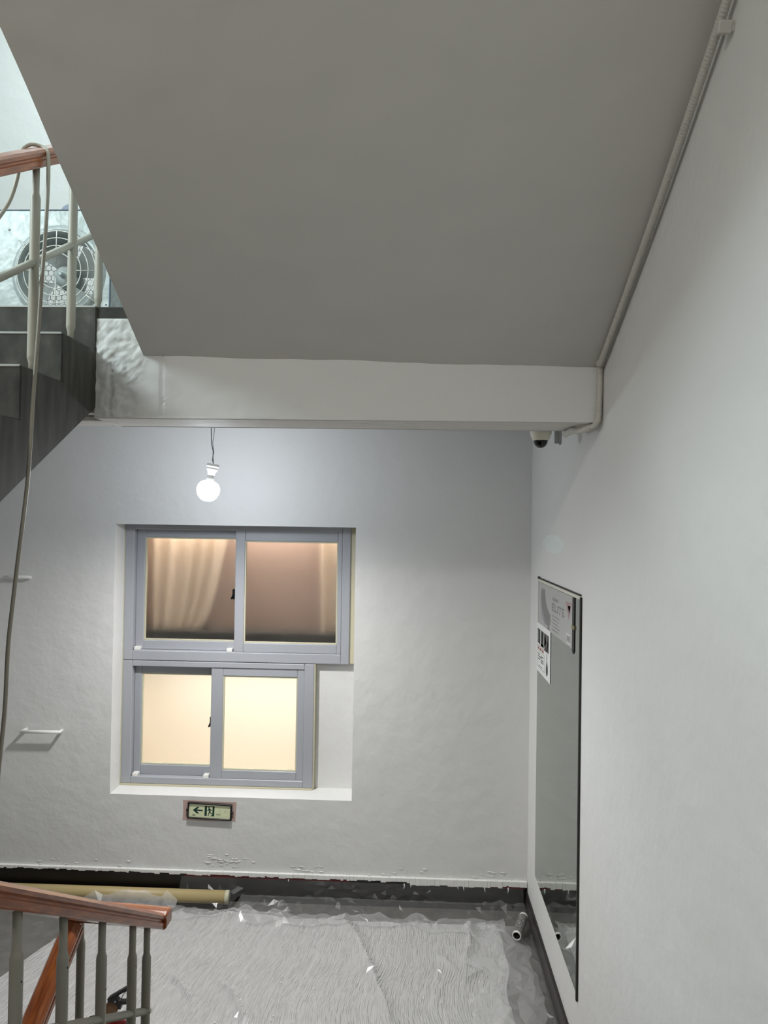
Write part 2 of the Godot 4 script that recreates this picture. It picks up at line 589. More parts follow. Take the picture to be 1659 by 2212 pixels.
func sash(win: Node3D, lo: Vector2, hi: Vector2, glo: Vector2, ghi: Vector2, z: float, latch_y: float):
	var s := MB.new()
	frame_bars(lo, hi, glo.x - lo.x, hi.x - ghi.x, glo.y - lo.y, hi.y - ghi.y, z - 0.03, z, s)
	var node := obj("sash", s, M.frame, win)
	var bead := MB.new()
	frame_bars(glo, ghi, 0.008, 0.008, 0.008, 0.008, z - 0.026, z - 0.006, bead, 0.001)
	var bo := obj("glazing_bead", bead, M.bead, node)
	bo.set_meta("label", "yellowed glazing bead")
	var g := MB.new()
	g.box(v(glo.x + 0.002, glo.y + 0.002, z - 0.021), v(ghi.x - 0.002, ghi.y - 0.002, z - 0.016))
	obj("pane", g, M.glass_frost, node)
	if latch_y > 0:
		var la := MB.new()
		la.box(v(hi.x - 0.070, latch_y - 0.035, z - 0.018), v(hi.x - 0.050, latch_y + 0.03, z + 0.010), 0.004)
		la.tube([v(hi.x - 0.060, latch_y + 0.012, z + 0.008), v(hi.x - 0.063, latch_y - 0.01, z + 0.018), v(hi.x - 0.074, latch_y - 0.032, z + 0.016)], [0.007, 0.006, 0.005], 8)
		var lo2 := obj("latch", la, M.black, node)
		lo2.set_meta("label", "dark crescent latch")

func build_windows():
	var z := -4.66
	# upper window
	var u := thing("window_1", "wide upper sliding window of two frosted brownish panes above the narrower window", "window", v(0, 0, 0))
	u.set_meta("kind", "structure")
	var f := MB.new()
	frame_bars(v2(-1.834, 1.312), v2(-0.388, 2.180), 0.062, 0.052, 0.062, 0.037, z - 0.10, z, f)
	obj("frame", f, M.frame, u)
	sash(u, v2(-1.772, 1.374), v2(-1.075, 2.147), v2(-1.716, 1.434), v2(-1.122, 2.094), z - 0.045, 1.74)
	sash(u, v2(-1.122, 1.374), v2(-0.440, 2.147), v2(-1.061, 1.434), v2(-0.468, 2.080), z - 0.008, -1)
	var w := thing("window_2", "lower sliding window of two bright cream panes", "window", v(0, 0, 0))
	w.set_meta("kind", "structure")
	f = MB.new()
	frame_bars(v2(-1.834, 0.531), v2(-0.606, 1.309), 0.066, 0.062, 0.045, 0.036, z - 0.10, z, f)
	obj("frame", f, M.frame, w)
	sash(w, v2(-1.768, 0.574), v2(-1.205, 1.275), v2(-1.722, 0.640), v2(-1.250, 1.222), z - 0.045, 0.925)
	sash(w, v2(-1.262, 0.574), v2(-0.666, 1.275), v2(-1.186, 0.630), v2(-0.712, 1.222), z - 0.008, -1)
	# plastic guides at the foot of the sashes
	for q in [[u, -1.745, 1.386], [u, -1.15, 1.386], [w, -1.74, 0.587], [w, -1.285, 0.587]]:
		var g := MB.new()
		g.box(v(q[1] - 0.018, q[2] - 0.012, z - 0.045), v(q[1] + 0.018, q[2] + 0.010, z - 0.004), 0.003)
		obj("guide_block", g, M.white_plastic, q[0])
	# yellow lines of old sealant and tape round the frames
	for q in [[u, v(-1.836, 1.31, z + 0.0), v(-1.8285, 2.15, z + 0.012)], [u, v(-0.389, 1.315, z - 0.06), v(-0.343, 2.18, z - 0.012)],
			[w, v(-1.836, 0.53, z + 0.0), v(-1.8285, 1.31, z + 0.014)], [w, v(-1.834, 0.519, z - 0.08), v(-0.606, 0.532, z + 0.008)], [w, v(-0.607, 0.523, z - 0.06), v(-0.598, 1.31, z - 0.004)]]:
		var s := MB.new()
		s.box(q[1], q[2], 0.002)
		var o := obj("sealant_strip", s, M.caulk, q[0])
		o.set_meta("label", "yellow old sealant beside the frame")
	# the room behind: shelf, dark counter edge, panelling, curtain
	var cream := mat(240, 231, 214, 0.8)
	struct("wall_room", boxes([[v(-2.1, 0.2, -5.45), v(-0.1, 2.6, -5.40)], [v(-2.1, 0.2, -5.40), v(-2.0, 2.6, -4.80)], [v(-0.2, 0.2, -5.40), v(-0.1, 2.6, -4.80)], [v(-2.1, 2.5, -5.40), v(-0.1, 2.6, -4.80)], [v(-2.1, 0.2, -5.40), v(-0.1, 0.3, -4.80)]]), cream, "warm cream walls of the room seen blurred through the frosted panes", "wall")
	var sh := thing("counter", "dark counter edge blurred behind the foot of the upper panes", "counter", v(0, 0, 0))
	obj("shelf", boxes([[v(-2.0, 1.30, -5.40), v(-0.2, 1.34, -4.80)]]), mat(90, 82, 72, 0.7), sh)
	obj("front_edge", boxes([[v(-2.0, 1.34, -5.40), v(-0.2, 1.472, -4.87)]], 0.004), mat(52, 56, 52, 0.6), sh)
	var pn := MB.new()
	pn.box(v(-1.985, 1.472, -5.06), v(-0.215, 2.49, -5.02))
	var po := obj("wood_panel", pn, mat(172, 148, 132, 0.7))
	tag(po, "brown panelling standing on the counter behind the upper panes", "panel")
	for q in [[-1.76, -1.20, -1.74, -1.42, "pale gathered curtain blurred behind the left upper pane", 9.0], [-0.62, -0.36, -0.60, -0.36, "pale curtain edge blurred behind the right upper pane", 4.0]]:
		var cu := MB.new(true)
		var fold := func(i, j):
			var s: float = i / 80.0
			var t: float = j / 20.0
			var xa: float = lerpf(q[2], q[0], t)
			var xb: float = lerpf(q[3], q[1], pow(t, 0.6))
			return v(lerpf(xa, xb, s), lerpf(1.476, 2.45, t), -4.955 + sin(s * TAU * q[5] * 0.5 + sin(s * 9.0) * 0.8) * 0.03)
		cu.grid(80, 20, fold)
		var back := func(i, j):
			var p: Vector3 = fold.call(80 - i, j)
			return p - v(0, 0, 0.003)
		cu.grid(80, 20, back)
		var co := obj("curtain", cu, mat(226, 208, 186, 0.9))
		tag(co, q[4], "curtain")
	for q in [[v(-1.1, 2.46, -4.88), 13.0, Color(1.0, 0.965, 0.93), "tube lamp over the panelling of the room behind the upper panes"], [v(-1.1, 1.27, -5.0), 10.0, Color(1.0, 0.985, 0.97), "tube lamp under the counter of the room behind the lower panes"]]:
		var t := thing("tube_lamp", q[3], "tube lamp", q[0])
		var h := MB.new()
		h.box(v(-0.7, 0.0, -0.03), v(0.7, 0.03, 0.03), 0.004)
		obj("housing", h, M.white_plastic, t)
		var tb := MB.new(true)
		tb.tube([v(-0.68, -0.012, 0), v(0.68, -0.012, 0)], 0.012, 10)
		obj("lamp_tube", tb, glow(255, 230, 190, 1.5), t)
		var l := AreaLight3D.new()
		l.name = "lamp_light"
		l.area_size = Vector2(1.36, 0.03)
		l.light_color = q[2]
		l.light_energy = q[1] * 0.1
		l.shadow_enabled = true
		l.area_attenuation = 2.0
		l.area_range = 4.0
		l.rotation_degrees.x = -90
		l.position.y = -0.03
		t.add_child(l)

# ---------------------------------------------------------------- stairs
func build_stairs():
	var xs := -1.250
	var t := thing("staircase", "dark concrete flight rising to the upper landing at the left", "stairs", v(0, 0, 0))
	var rise := 0.174
	var tread := 0.272
	for k in 9:
		var top := Y_UP - rise * k
		var zf := -2.842 + tread * k
		var s := MB.new()
		s.box(v(XL, top - rise - 0.012, zf - tread - 0.01 if k > 0 else zf - 0.02), v(xs, top, zf), 0.004)
		var so := obj("step", s, M.concrete, t)
		var n := MB.new()
		n.box(v(XL, top - 0.006, zf - 0.008), v(xs - 0.004, top + 0.0015, zf + 0.002), 0.001)
		obj("nosing", n, M.nosing, so)
	# sloping slab under the steps; polygon in (z, y)
	var clean := PackedVector2Array([v2(-2.862, 2.648), v2(-2.862, Y_UP - 0.004)])
	for k in 9:
		var top := Y_UP - rise * k
		var zf := -2.842 + tread * k - 0.004
		clean.append(v2(zf, top - 0.004))
		clean.append(v2(zf, top - rise - 0.004))
	clean.append(v2(-0.40, Y_HALL - 0.02))
	clean.append(v2(-0.40, 2.655 - 0.605 * 2.445))
	var sl := MB.new()
	sl.prism(clean, 0.0, 1.776, Transform3D(Basis(v(0, 0, 1), v(0, 1, 0), v(-1, 0, 0)), v(xs + 0.001, 0, 0)))
	obj("slab", sl, M.stringer, t)
	# the flight under the camera, out of the frame
	var fl := thing("staircase", "grey flight from the lower landing up to the hall on the right", "stairs", v(0, 0, 0))
	for k in 9:
		var zf := ZL + tread * k
		var s := MB.new()
		s.box(v(-1.062, YF + rise * k - 0.2, zf), v(XR - 0.003, YF + rise * (k + 1), zf + tread + 0.02), 0.004)
		obj("step", s, M.concrete, fl)
	# next flight above the left one, closes the well
	var nf := MB.new()
	nf.prism(PackedVector2Array([v2(-2.85, 5.80), v2(-0.25, 4.3), v2(-0.1, 4.6), v2(-2.85, 6.0)]), 0.0, 1.77, Transform3D(Basis(v(0, 0, 1), v(0, 1, 0), v(-1, 0, 0)), v(xs, 0, 0)))
	struct("ceiling_flight", nf, M.soffit, "white underside of the next flight up at the left", "ceiling")

# ---------------------------------------------------------------- railings
func rail_ring(c: Vector3, side: Vector3, upv: Vector3, k := 1.0) -> PackedVector3Array:
	var prof := [[0.034, -0.026], [0.036, -0.022], [0.036, -0.006], [0.031, -0.002], [0.031, 0.003], [0.037, 0.008], [0.038, 0.018], [0.030, 0.026], [0.012, 0.030]]
	var ring := PackedVector3Array()
	for p in prof:
		ring.append(c + side * p[0] * k + upv * p[1] * k)
	for i in range(prof.size() - 1, -1, -1):
		ring.append(c - side * prof[i][0] * k + upv * prof[i][1] * k)
	return ring

func handrail(parent: Node, a: Vector3, b: Vector3, m: Material) -> MeshInstance3D:
	var d := (b - a).normalized()
	var side := d.cross(Vector3.UP).normalized()
	var upv := side.cross(d)
	var L := (b - a).length()
	var mb := MB.new()
	var rings := []
	for q in [[-0.006, 0.86], [0.0, 1.0], [L, 1.0], [L + 0.006, 0.86]]:      # local x along the rail, y up, z to its right
		rings.append(rail_ring(v(q[0], 0, 0), v(0, 0, 1), v(0, 1, 0), q[1]))
	mb.loft(rings)
	var o := obj("handrail", mb, m, parent)
	o.transform = Transform3D(Basis(d, upv, side), a)
	return o

func baluster(parent: Node, x: float, z: float, y_top: float, y_bot: float):
	var m := MB.new(true)
	var L := y_top - y_bot
	var prof := [[0.0105, 0.0], [0.0105, 0.03], [0.0135, 0.04], [0.0160, 0.050], [0.0160, 0.054], [0.0160, L - 0.116], [0.0158, L - 0.112], [0.0118, L - 0.098], [0.0114, L - 0.094], [0.0114, L]]
	m.lathe(prof, 14, Transform3D(Basis(), v(x, y_bot, z)))
	obj("baluster", m, M.rail_metal, parent)

func tube_part(called: String, parent: Node, path: Array, r: float, m: Material, sides := 12) -> MeshInstance3D:
	var mb := MB.new(true)
	mb.tube(path, r, sides)
	return obj(called, mb, m, parent)

func build_railings():
	# upper left
	var r := thing("stair_railing", "upper railing with wooden handrail beside the dark concrete flight", "railing", v(0, 0, 0))
	var x := -1.272
	var yh := func(z): return 3.275 + 0.60 * (-2.189 - z)
	handrail(r, v(x, yh.call(-0.6), -0.6), v(x, yh.call(-2.98), -2.98), M.wood)
	var ym := func(z): return 2.934 + 0.595 * (-2.202 - z)
	tube_part("mid_rail", r, [v(x, ym.call(-0.7), -0.7), v(x, ym.call(-2.92), -2.92)], 0.0125, M.rail_metal)
	for q in [[-2.13, 2.515], [-2.405, 2.689], [-2.675, 2.863], [-2.905, 3.037]]:
		baluster(r, x, q[0], yh.call(q[0]) - 0.022, q[1] - 0.004)
	# lower left: rail A beside the camera's flight, short cross piece, rail B going down
	var s := thing("stair_railing", "lower railing with glossy brown handrail turning at the landing edge", "railing", v(0, 0, 0))
	var xa := -0.936
	var ya := func(z): return 1.3665 + 0.583 * (z + 1.619)
	handrail(s, v(xa, ya.call(-0.35), -0.35), v(xa, ya.call(-2.742), -2.742), M.wood)
	handrail(s, v(-0.899, 0.708, -2.776), v(-1.285, 0.726, -2.776), M.wood)
	var xb := -1.245
	var yb := func(z): return 0.685 - 0.60 * (z + 2.76)
	handrail(s, v(xb, yb.call(-2.745), -2.745), v(xb, yb.call(-1.2), -1.2), M.wood)
	var yma := func(z): return ya.call(z) - 0.325
	tube_part("mid_rail", s, [v(xa, yma.call(-0.9), -0.9), v(xa, yma.call(-2.69), -2.69)], 0.0125, M.rail_metal)
	for q in [-1.762, -2.004, -2.264, -2.521, -2.662]:
		var k := floorf((q - ZL) / 0.272)
		baluster(s, xa, q, ya.call(q) - 0.022, YF + 0.174 * (k + 1) - 0.004)
	baluster(s, xb, -2.815, 0.695, YF - 0.004)
	tube_part("mid_rail", s, [v(xb, 0.30, -2.81), v(xb, 0.30 - 0.6 * 1.2, -1.61)], 0.0125, M.rail_metal)
	# chips in the enamel
	for q in [[-1.762, 1.09, 0.006], [-1.762, 0.97, 0.006], [-2.004, 0.98, 0.006], [-2.264, 0.76, 0.005], [-2.521, 0.68, 0.006], [-2.521, 0.50, 0.004], [-2.662, 0.43, 0.006]]:
		var c := MB.new(true)
		c.lathe([[q[2] * 0.6, -0.001], [q[2] * 0.6, 0.0006], [0.0005, 0.001]], 7, Transform3D(Basis(v(0, 0, 1), -PI / 2) * Basis(v(0, 1, 0), 0.6) * Basis().scaled(v(1, 1, 0.7)), v(xa + 0.0153, q[1], q[0] + 0.003)))
		obj("paint_chip", c, M.black, s)

# ---------------------------------------------------------------- sheets on the floor
var n_fine: FastNoiseLite
var n_mid: FastNoiseLite
var n_big: FastNoiseLite
var ridges := [
	[[v2(-0.40, -4.37), v2(-0.30, -4.18), v2(-0.245, -4.02), v2(-0.17, -3.80), v2(-0.15, -3.70), v2(-0.115, -3.6), v2(-0.07, -3.42), v2(-0.04, -3.2)], 0.042, 0.038],
	[[v2(-1.15, -4.32), v2(-0.95, -4.28), v2(-0.80, -4.27), v2(-0.62, -4.22)], 0.040, 0.05],
	[[v2(0.36, -4.38), v2(0.35, -4.20), v2(0.34, -4.05), v2(0.30, -3.92)], 0.040, 0.030],
	[[v2(0.17, -4.0), v2(0.24, -3.9), v2(0.28, -3.82)], 0.018, 0.018],
	[[v2(0.27, -3.74), v2(0.34, -3.82), v2(0.40, -3.88)], 0.024, 0.02],
	[[v2(0.12, -3.55), v2(0.18, -3.72), v2(0.21, -3.80)], 0.010, 0.016],
	[[v2(-0.02, -3.86), v2(0.10, -3.845), v2(0.2, -3.85)], 0.009, 0.014],
	[[v2(-0.95, -3.72), v2(-0.85, -3.62), v2(-0.75, -3.45), v2(-0.68, -3.35)], 0.018, 0.018],
	[[v2(-1.2, -3.75), v2(-1.08, -3.62), v2(-1.0, -3.52)], 0.016, 0.018],
	[[v2(-0.56, -3.9), v2(-0.6, -3.78), v2(-0.64, -3.7)], 0.008, 0.014],
	[[v2(-0.52, -4.02), v2(-0.44, -3.96)], 0.010, 0.014],
	[[v2(-0.2, -4.3), v2(0.0, -4.26), v2(0.1, -4.25)], 0.016, 0.02],
	[[v2(0.42, -3.4), v2(0.50, -3.55), v2(0.54, -3.64)], 0.03, 0.035],
	[[v2(0.05, -4.1), v2(0.055, -4.0)], 0.008, 0.010],
]

func ridge_height(x: float, z: float) -> float:
	var h := 0.0
	var p := Vector2(x, z)
	for r in ridges:
		var pts: Array = r[0]
		var best := 9.0
		var fade := 1.0
		for i in pts.size() - 1:
			var q := Geometry2D.get_closest_point_to_segment(p, pts[i], pts[i + 1])
			var dd := q.distance_to(p)
			if dd < best:
				best = dd
				var along: float = (i + q.distance_to(pts[i]) / maxf(pts[i].distance_to(pts[i + 1]), 0.001)) / (pts.size() - 1)
				fade = clampf(minf(along, 1.0 - along) * 5.0, 0.15, 1.0)
		if best < r[2] * 2.5:
			h += r[1] * fade * exp(-pow(best / (r[2] * 0.55), 1.4))
	return h

func sheet_height(x: float, z: float) -> float:
	return 0.004 + ridge_height(x, z) + n_fine.get_noise_2d(x * 70.0 + z * 14.0, z * 7.0 - x * 2.0) * 0.0018 + (n_mid.get_noise_2d(x * 3, z * 3) + 0.5) * 0.003

func sheet_back(x: float) -> float:
	return -4.325 + 0.02 * smoothstep(-0.45, -0.1, x) + n_big.get_noise_1d(x * 2.0) * 0.03

func on_sheet(x: float, z: float) -> float:     # 1 over the white sheet, 0 off it
	var left := x - (-1.79 - (z + 4.458) * 0.30)
	var back := z - sheet_back(x)
	var right := 0.52 - x + n_big.get_noise_1d(z * 1.3 + 7.0) * 0.06
	return clampf(minf(left, minf(back, right)) / 0.03, 0.0, 1.0)

func film_height(x: float, z: float) -> float:     # lies over whatever of the sheet is near
	var h := 0.004
	for q in [[0, 0], [0.016, 0], [-0.016, 0], [0, 0.016], [0, -0.016]]:
		h = maxf(h, on_sheet(x + q[0], z + q[1]) * sheet_height(x + q[0], z + q[1]))
	if x > -1.05:
		h += 0.055 * smoothstep(-4.34, -4.47, z)      # drawn up in a slack curve to the skirting
	return h + 0.003

func film_amp(x: float, z: float) -> float:
	var amp := 0.0022
	if x > 0.36:
		amp += clampf((x - 0.36) / 0.2, 0, 1) * 0.022
	if z < -4.22:
		amp += clampf((-4.22 - z) / 0.12, 0, 1) * 0.018 * (1.0 - 0.75 * smoothstep(-4.33, -4.40, z))
	if x < -1.75:
		amp = maxf(amp, 0.015)
	return amp

# a crumpled sheet of plastic: flat facets between jittered points of f(s, t) -> [point, how far it may be lifted]
func crumpled(ni: int, nj: int, f: Callable) -> MB:
	var pts := []
	for j in nj + 1:
		for i in ni + 1:
			var s := (i + (rng.randf_range(-0.32, 0.32) if i > 0 and i < ni else 0.0)) / ni
			var t := (j + (rng.randf_range(-0.32, 0.32) if j > 0 and j < nj else 0.0)) / nj
			var q: Array = f.call(s, t)
			pts.append(q[0] + q[2] * q[1] * pow(rng.randf(), 1.6))
	var m := MB.new()
	for j in nj:
		for i in ni:
			var a: Vector3 = pts[j * (ni + 1) + i]
			var b: Vector3 = pts[j * (ni + 1) + i + 1]
			var c: Vector3 = pts[(j + 1) * (ni + 1) + i + 1]
			var d: Vector3 = pts[(j + 1) * (ni + 1) + i]
			if rng.randf() < 0.5:
				m.tri(a, b, c)
				m.tri(a, c, d)
			else:
				m.tri(a, b, d)
				m.tri(b, c, d)
	return m

func build_floor_cover():
	n_fine = noise(1.0, 3, 81)
	n_mid = noise(1.0, 3, 82)
	n_big = noise(1.0, 2, 83)
	# white fleece sheet
	var m := MB.new(true)
	var sheet := func(i, j):
		var t: float = j / 190.0
		var s: float = i / 330.0
		var z: float = lerpf(-2.87, sheet_back(s * 2.35 - 1.84), t)
		var xl: float = -1.79 - (z + 4.458) * 0.30
		var xr: float = 0.52 + n_big.get_noise_1d(z * 1.3 + 7.0) * 0.06
		var x: float = lerpf(xl, xr, s)
		return v(x, YF + sheet_height(x, z), z)
	m.grid(330, 190, sheet, Vector2(2.4, 1.5))
	var so := obj("drop_sheet", m, M.sheet)
	tag(so, "wrinkled white fleece sheet covering the middle of the landing floor", "sheet")
	# clear plastic film over everything, run up the skirting at the back and the right
	var floor_part := func(s, t):
		var x := lerpf(-2.75, 0.694, s)
		var zb := -4.452
		if x < -1.02:
			zb = -4.365
		var z := lerpf(-2.87, zb, t)
		var amp := film_amp(x, z)
		if x < -1.36 and t > 0.97:
			amp = 0.07
		return [v(x, YF + film_height(x, z), z), amp, Vector3.UP]
	var fo := obj("plastic_film", crumpled(120, 56, floor_part), M.film)
	var back_flap := func(s, t):
		var x := lerpf(-1.37, 0.69, s)
		var z0 := -4.440 if x > -1.03 else -4.372
		var p := v(x, YF + (0.058 if x > -1.03 else 0.02), z0).lerp(v(x, 0.046 - 0.004 * (x + 1.0), -4.483), t)
		return [p, 0.010 * (1.0 - t * 0.8), v(0, 0.1, 1)]
	obj("back_flap", crumpled(60, 5, back_flap), M.film_thin, fo)
	var right_flap := func(s, t):
		var z := lerpf(-2.87, -4.44, s)
		return [v(0.690, YF + 0.012, z).lerp(v(0.7035, 0.012, z), t), 0.006 * (1.0 - t), v(-1, 0.1, 0)]
	obj("right_flap", crumpled(40, 4, right_flap), M.film_thin, fo)
	# doubled, crumpled parts: the hem along the back of the sheet, the bunched corner, the loose end by the pipe
	var hem := func(s, t):
		var x := lerpf(-1.40, 0.56, s)
		var zb := sheet_back(x) - 0.045 + n_big.get_noise_1d(x * 5.0 + 2.0) * 0.05
		var zf := sheet_back(x) + 0.06 + n_big.get_noise_1d(x * 2.5 + 20.0) * 0.10 + 0.05 * smoothstep(0.0, 0.5, x)
		var z := lerpf(zf, zb, t)
		return [v(x, YF + film_height(x, z) + 0.004, z), 0.006 + 0.034 * sin(PI * clampf(t, 0, 1)) * (0.55 + 0.8 * n_big.get_noise_1d(x * 4.0 + 9.0)), Vector3.UP]
	obj("folded_hem", crumpled(70, 5, hem), M.film_folds, fo)
	var bunch := func(s, t):
		var z := lerpf(-3.15, -4.30, t)
		var xl := 0.36 + n_big.get_noise_1d(z * 3.0 + 4.0) * 0.12
		var xr := 0.655 + n_big.get_noise_1d(z * 4.0 + 14.0) * 0.04
		var x := lerpf(xl, xr, s)
		return [v(x, YF + film_height(x, z) + 0.004, z), 0.004 + 0.035 * sin(PI * s), v(0.2, 1, 0.1)]
	obj("bunched_fold", crumpled(8, 22, bunch), M.film_folds, fo)
	var loose := func(s, t):
		var x := lerpf(-1.92, -1.36, s)
		var z := lerpf(-4.20, -4.375, t)
		return [v(x, YF + film_height(x, z) + 0.004 + 0.035 * t * t, z), 0.012 + 0.06 * t, Vector3.UP]
	obj("loose_end", crumpled(11, 4, loose), M.film_folds, fo)
	# specks of paint on it
	var sk := MB.new()
	for i in 90:
		var x := rng.randf_range(-1.5, 0.5)
		var z := rng.randf_range(-4.3, -3.3)
		var r := rng.randf_range(0.0012, 0.0042)
		var y := YF + film_height(x, z) + 0.002
		var c := v(x, y + r * 0.6, z)
		for k in 5:
			var a0 := TAU * k / 5
			var a1 := TAU * (k + 1) / 5
			sk.tri(c, v(x + cos(a1) * r, y, z - sin(a1) * r * -1.6), v(x + cos(a0) * r, y, z - sin(a0) * r * -1.6))
	var sko := obj("paint_specks", sk, M.paint_white, fo)
	sko.set_meta("kind", "stuff")
	tag(fo, "crumpled clear plastic film spread over the landing floor and taped to the skirting", "plastic film")
	# beige pipe lying along the back wall
	var p := thing("floor_pipe", "beige plastic pipe lying along the foot of the back wall", "pipe", v(0, 0, 0))
	tube_part("tube", p, [v(-3.0, -0.044, -4.425), v(-1.07, -0.044, -4.425)], 0.038, M.pipe, 24)
	tube_part("end_ring", p, [v(-1.085, -0.044, -4.425), v(-1.066, -0.044, -4.425)], 0.0395, M.bead, 24)

# ---------------------------------------------------------------- things on the walls
func build_wall_things():
	# bulb on two wires
	var bc := v(-1.062, 2.361, -3.8)
	var ax := (v(-1.041, 2.482, -3.8) - bc).normalized()
	var side := ax.cross(v(0, 0, 1)).normalized()
	var T := Transform3D(Basis(side, ax, side.cross(ax)), bc)
	var t := thing("light_bulb", "glowing round bulb hanging on thin wires in front of the wall above the window", "light bulb", v(0, 0, 0))
	var g := MB.new(true)
	g.lathe([[0.004, -0.058], [0.020, -0.056], [0.036, -0.047], [0.050, -0.032], [0.058, -0.011], [0.060, 0.006], [0.056, 0.023], [0.047, 0.038], [0.032, 0.047], [0.020, 0.051]], 32, T)
	obj("bulb_globe", g, glow(250, 252, 255, 3.0), t)
	var n := MB.new(true)
	n.lathe([[0.021, 0.050], [0.018, 0.060], [0.0165, 0.085]], 20, T)
	obj("neck", n, M.white_plastic, t)
	var s := MB.new(true)
	s.lathe([[0.015, 0.078], [0.018, 0.082], [0.019, 0.094], [0.027, 0.106], [0.029, 0.116], [0.028, 0.119], [0.031, 0.122], [0.032, 0.134], [0.029, 0.140], [0.006, 0.141]], 24, T)
	obj("socket", s, M.white_plastic, t)
	var top := T * v(0, 0.141, 0)
	var w1 := MB.new(true)
	w1.tube([v(-1.053, 2.80, -3.8), v(-1.052, 2.68, -3.8), v(-1.048, 2.60, -3.798), v(-1.040, 2.565, -3.8), v(-1.041, 2.53, -3.802), top], 0.0022, 6)
	obj("wire", w1, mat(40, 44, 60, 0.5), t)
	var w2 := MB.new(true)
	w2.tube([v(-1.036, 2.80, -3.805), v(-1.037, 2.67, -3.805), v(-1.044, 2.61, -3.803), v(-1.038, 2.56, -3.804), v(-1.044, 2.52, -3.8), top], 0.0018, 6)
	obj("wire", w2, mat(150, 150, 150, 0.5), t)
	var l := OmniLight3D.new()
	l.name = "bulb_light"
	l.position = bc
	l.light_color = Color(0.92, 0.955, 1.0)
	l.light_energy = 0.30
	l.light_size = 0.05
	l.omni_range = 14.0
	l.omni_attenuation = 2.0
	l.shadow_enabled = true
	t.add_child(l)
	# a bulb of this kind throws most of its light away from its base
	var sp := SpotLight3D.new()
	sp.name = "bulb_beam_light"
	sp.light_color = Color(1.0, 0.993, 0.985)
	sp.light_energy = 3.2
	sp.light_size = 0.05
	sp.spot_angle = 89.0
	sp.spot_angle_attenuation = 1.0
	sp.spot_range = 14.0
	sp.spot_attenuation = 2.0
	sp.shadow_enabled = true
	sp.transform = Transform3D(Basis.looking_at(v(0.0, -0.98, 0.2)), bc)
	t.add_child(sp)
	# dome camera behind the beam
	var c := thing("dome_camera", "small cream dome camera hung behind the right end of the beam", "security camera", v(0.556, 2.612, -3.27))
	var mt := MB.new()
	mt.box(v(-0.03, 0.0, -0.03), v(0.03, 0.188, 0.03), 0.003)
	obj("mount", mt, M.white_plastic, c)
	var cb := MB.new(true)
	cb.lathe([[0.033, -0.036], [0.036, -0.033], [0.046, -0.008], [0.047, 0.004], [0.044, 0.008]], 32)
	obj("base", cb, mat(226, 222, 204, 0.4), c)
	var cd := MB.new(true)
	cd.lathe([[0.002, -0.068], [0.012, -0.066], [0.022, -0.059], [0.029, -0.048], [0.0315, -0.036], [0.031, -0.032]], 28)
	var dm := mat(12, 12, 14, 0.05)
	obj("dome", cd, dm, c)
	# metal strap beside it
	var b := thing("metal_bracket", "small grey metal bracket beside the dome camera", "bracket", v(0.632, 2.60, -3.27))
	b.add_child(Node3D.new())
	b.get_child(0).name = "anchor"
	var bp := MB.new()
	bp.box(v(-0.016, -0.036, -0.004), v(-0.002, 0.2, 0.006), 0.001)
	bp.box(v(-0.002, -0.036, -0.014), v(0.001, 0.2, 0.006))
	obj("strap", bp, M.steel, b)
	var bq := MB.new()
	bq.prism(PackedVector2Array([v2(0.002, 0.02), v2(0.015, 0.02), v2(0.015, -0.034), v2(0.008, -0.044), v2(0.002, -0.034)]), -0.004, 0.004)
	obj("tongue", bq, M.steel, b)
	# conduit in the corner of the soffit, down the beam, bent under it
	var k := thing("conduit", "grey white corrugated conduit following the corner of soffit and right wall", "conduit", v(0, 0, 0))
	var pts := []
	for i in 60:
		var z := lerpf(-1.2, -2.80, i / 59.0)
		pts.append(v(0.694, 2.81 + 0.556 * (z - ZL) - 0.026 - 0.042 * sin(PI * i / 59.0), z))
	for q in [v(0.700, 2.815, -2.822), v(0.702, 2.785, -2.834), v(0.703, 2.74, -2.836), v(0.701, 2.68, -2.836), v(0.700, 2.63, -2.836), v(0.696, 2.604, -2.836), v(0.688, 2.588, -2.845), v(0.678, 2.583, -2.87)]:
		pts.append(q)
	var cur := Curve3D.new()
	for q in pts:
		cur.add_point(q)
	var L := cur.get_baked_length()
	var path := []
	var rad := []
	var np := int(L / 0.0022)
	for i in np + 1:
		path.append(cur.sample_baked(L * i / np, false))
		rad.append(0.0108 + 0.0007 * sin(TAU * (L * i / np) / 0.0088))
	var cm := MB.new(true)
	cm.tube(path, rad, 10)
	obj("tube", cm, M.conduit, k)
	tube_part("elbow", k, [v(0.679, 2.584, -2.865), v(0.660, 2.578, -2.90), v(0.642, 2.578, -2.94), v(0.633, 2.586, -2.99), v(0.632, 2.586, -3.12)], 0.0135, M.conduit)
	for q in [[v(0.694, 3.345, -1.70), 0.9], [v(0.701, 2.822, -2.818), 0.1]]:
		var cl := MB.new()
		var B := Basis(v(1, 0, 0), q[1] - 0.4)
		cl.box(v(-0.016, -0.014, -0.009), v(0.016, 0.014, 0.009), 0.003, Transform3D(B, q[0]))
		cl.box(v(0.008, -0.010, -0.007), v(0.024, 0.006, 0.007), 0.003, Transform3D(B, q[0]))
		obj("clip", cl, M.conduit, k)
	# exit sign
	var e := thing("exit_sign", "small black framed green arrow and running man exit sign below the window", "exit sign", v(-1.208, 0.438, -4.4985))
	e.rotation.z = -0.034
	var fr := MB.new()
	frame_bars(v2(-0.136, -0.049), v2(0.136, 0.049), 0.009, 0.009, 0.009, 0.009, 0.0, 0.018, fr, 0.002)
	for q in [-0.139, 0.139]:
		fr.box(v(q - 0.006, -0.007, 0.002), v(q + 0.006, 0.007, 0.014), 0.003)
	obj("frame", fr, M.black, e)
	var pl := MB.new()
